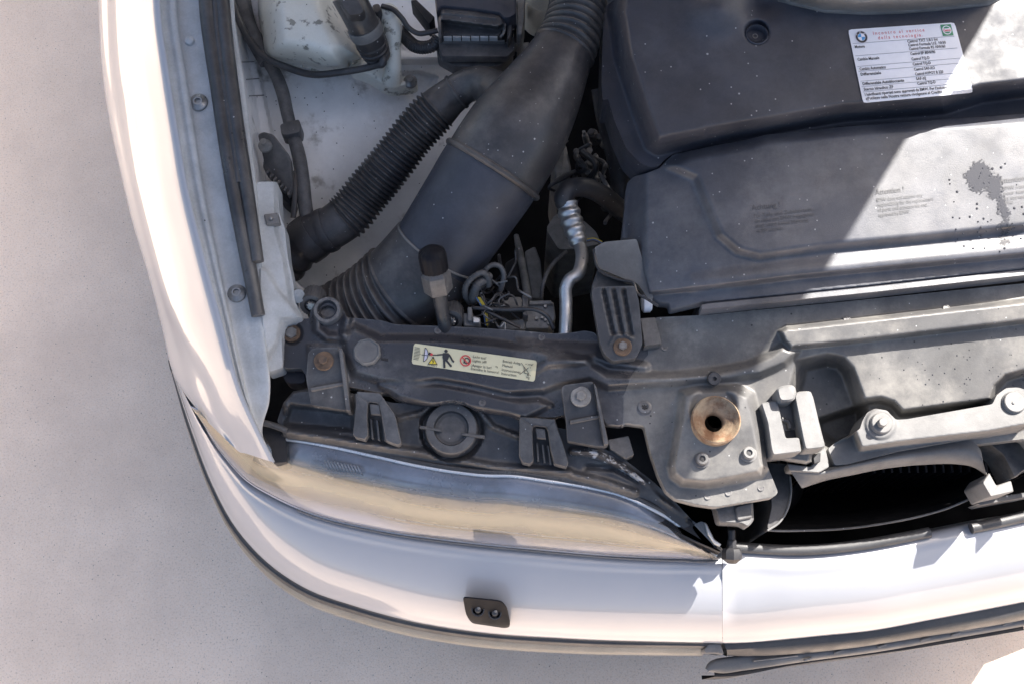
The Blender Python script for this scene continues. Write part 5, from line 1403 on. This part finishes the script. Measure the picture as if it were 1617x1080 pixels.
# hydraulic unit with wires
hyd = part("hydraulic_unit", join(slab(rp(W('q', (510, 740), (560, 715), (740, 715), (770, 840), (500, 860)), 4), .70, .08, 2), slab(rp(W('q', (330, 800), (500, 760), (510, 860), (360, 900)), 3), .69, .08, 2)), "cast", "dirty grey hydraulic unit under the wires")
part("unit_block", slab(rp(W('q', (800, 780), (1110, 770), (1135, 960), (1050, 1080), (780, 1080), (790, 900)), 4), .71, .08, 2), "cast", None, hyd)
part("unit_top", slab(rp(W('q', (830, 760), (1080, 755), (1100, 800), (830, 805)), 2), .716, .02, 1.2), "cast", None, hyd)
part("unit_lever", slab(rp(W('q', (750, 690), (820, 690), (820, 940), (760, 920)), 2), .735, .02, 1.2), "plastic", None, hyd)
part("unit_flange", slab(rp(W('q', (500, 1000), (780, 960), (790, 1090), (480, 1090)), 4), .712, .04, 2), "cast", None, hyd)
part("unit_shield", slab(rp(W('q', (560, 330), (690, 250), (760, 720), (620, 700), (540, 620)), 4), .55, .2, 2), "black", None, hyd)
part("side_shield", slab(rp(W('q', (780, 200), (900, 140), (960, 300), (1000, 740), (860, 740)), 4), .56, .2, 2), "cast", "dim grey plate behind the hydraulic unit", hyd)
part("steel_rod", tube([(u, v, z, r) for (u, v), z, r in zip(W('q', (685, 20), (720, 180), (765, 420), (820, 740)), (.60, .615, .64, .68), (4, 5.5, 6, 6))], 14, 30), "cast", "dull metal rod beside the hydraulic unit")
wires = [("wire_harness", "tape", [(160, 780, .72), (110, 700, .74), (110, 600, .755), (190, 490, .765), (310, 440, .765), (360, 500, .755), (370, 590, .74)], 4.8, "taped wire loop over the hydraulic unit"),
         ("wire_harness", "tape", [(200, 760, .725), (200, 680, .745), (250, 570, .755), (330, 510, .75), (380, 470, .745)], 7.0, "thick taped wire bundle over the hydraulic unit"),
         ("wire_loop", "tape", [(320, 450, .75), (350, 390, .755), (420, 350, .755), (500, 370, .75), (540, 440, .745), (530, 560, .735), (490, 680, .72)], 4.2, "wire loop rising beside the airflow tube"),
         ("upper_wire", "rubber", [(490, 240, .70), (500, 320, .71), (520, 400, .72), (530, 500, .72), (470, 700, .71)], 2.6, "thin upright wire"),
         ("vacuum_line", "rubber", [(190, 840, .735), (400, 850, .74), (600, 860, .745), (800, 850, .75), (930, 870, .75), (1040, 940, .745), (1110, 1080, .735)], 3.4, "thin black line crossing the hydraulic unit"),
         ("lower_line", "rubber", [(180, 830, .73), (330, 870, .735), (460, 930, .735), (600, 1000, .73), (730, 1060, .725)], 2.8, "thin dark line dipping towards the front panel"),
         ("braided_wire", "tape", [(1250, 200, .68), (1120, 320, .69), (1030, 460, .70), (985, 600, .70), (970, 740, .69)], 3.2, "twisted wire hanging beside the aluminium pipe")]
for nm, m, pts, r, lb in wires:
    part(nm, tube([(u, v, z, r) for u, v, z in W('q', *pts)], 10, 60, (lambda t: 1 + .12 * math.cos(t * 130)) if m == "tape" else None), m, lb, sharp=None)
rw = random.Random(11)
for k in range(30):
    x0, y0 = rw.uniform(60, 620), rw.uniform(480, 950)
    pts = [(x0, y0, .725)]
    for j in range(4):
        pts.append((pts[-1][0] + rw.uniform(-20, 130), pts[-1][1] + rw.uniform(-110, 120), rw.uniform(.715, .745)))
    part("stray_wire", tube([(u, v, z, rw.uniform(1.0, 1.9)) for u, v, z in W('q', *pts)], 6, 30), rw.choice(("tape", "rubber", "black", "cast")), None, hyd)
for k in range(6):
    x, y = rw.uniform(840, 1120), rw.uniform(800, 1040)
    part("unit_bolt", up_lathe(*W1('q', x, y), .712, rw.uniform(2, 3.5), [(1, -.01), (1, .002), (.8, .003), (0, .003)], 10), rw.choice(("zinc", "cast")), None, hyd)
for k, (m, off) in enumerate((("wireyel", 0), ("wireyel", 18), ("wireblue", -22), ("rubber", 40))):
    part("thin_wire", tube([(u, v, z, 1.1) for u, v, z in W('q', (250 + off, 720, .745), (300 + off, 800, .74), (330 + off, 880, .735), (350 + off * .6, 1040, .725))], 6, 24), m, None, bpy.data.objects["wire_harness"])
con = part("connector", slab(rp(W('q', (80, 900), (140, 900), (190, 930), (280, 950), (280, 1050), (90, 1050)), 3), .735, .04, 1.5), "greyplastic", "pale grey connector beside the adjuster knob")
part("connector_pin", slab(rp(W('q', (130, 830), (180, 830), (190, 990), (135, 990)), 2), .742, .03, 1.2), "greyplastic", None, con)
part("connector_lock", slab(rp(W('q', (190, 935), (270, 955), (270, 1010), (195, 1010)), 2), .745, .02, 1.2), "alu", None, con)

for k in range(12):
    x0, y0 = rw.uniform(150, 520), rw.uniform(40, 480)
    pts = [(x0, y0, .60)]
    for j in range(3):
        pts.append((pts[-1][0] + rw.uniform(-120, 120), pts[-1][1] + rw.uniform(20, 170), rw.uniform(.54, .64)))
    part("engine_line", tube([(u, v, z, rw.uniform(1.5, 6)) for u, v, z in W('s', *pts)], 8, 30), rw.choice(("rubber", "cast", "tape", "plastic")), None, bpy.data.objects["engine_pipe"])
for k in range(8):
    x, y = rw.uniform(120, 560), rw.uniform(60, 620)
    part("engine_fitting", up_lathe(*W1('s', x, y), rw.uniform(.52, .60), rw.uniform(4, 11), [(1, -.03), (1, .0), (.8, .006), (.5, .007), (.5, .014), (0, .014)], 14, (rw.uniform(-.4, .4), rw.uniform(-.6, .2), 1)), rw.choice(("cast", "plastic", "zinc")), None, bpy.data.objects["engine_pipe"])
# dark gap parts below the panel corner
part("corner_plate", slab(rp(W('g', (150, 66), (240, 66), (262, 100), (264, 135), (240, 145), (175, 142), (150, 120)), 4), .70, .03, 1.5), "engine", "dark blue-black tab under the panel corner")
part("wheel_liner", slab(rp([(405, 570), (470, 575), (480, 660), (440, 720), (405, 690)], 5), .45, .1, 3), "black", "dark wheel liner seen through the gap")
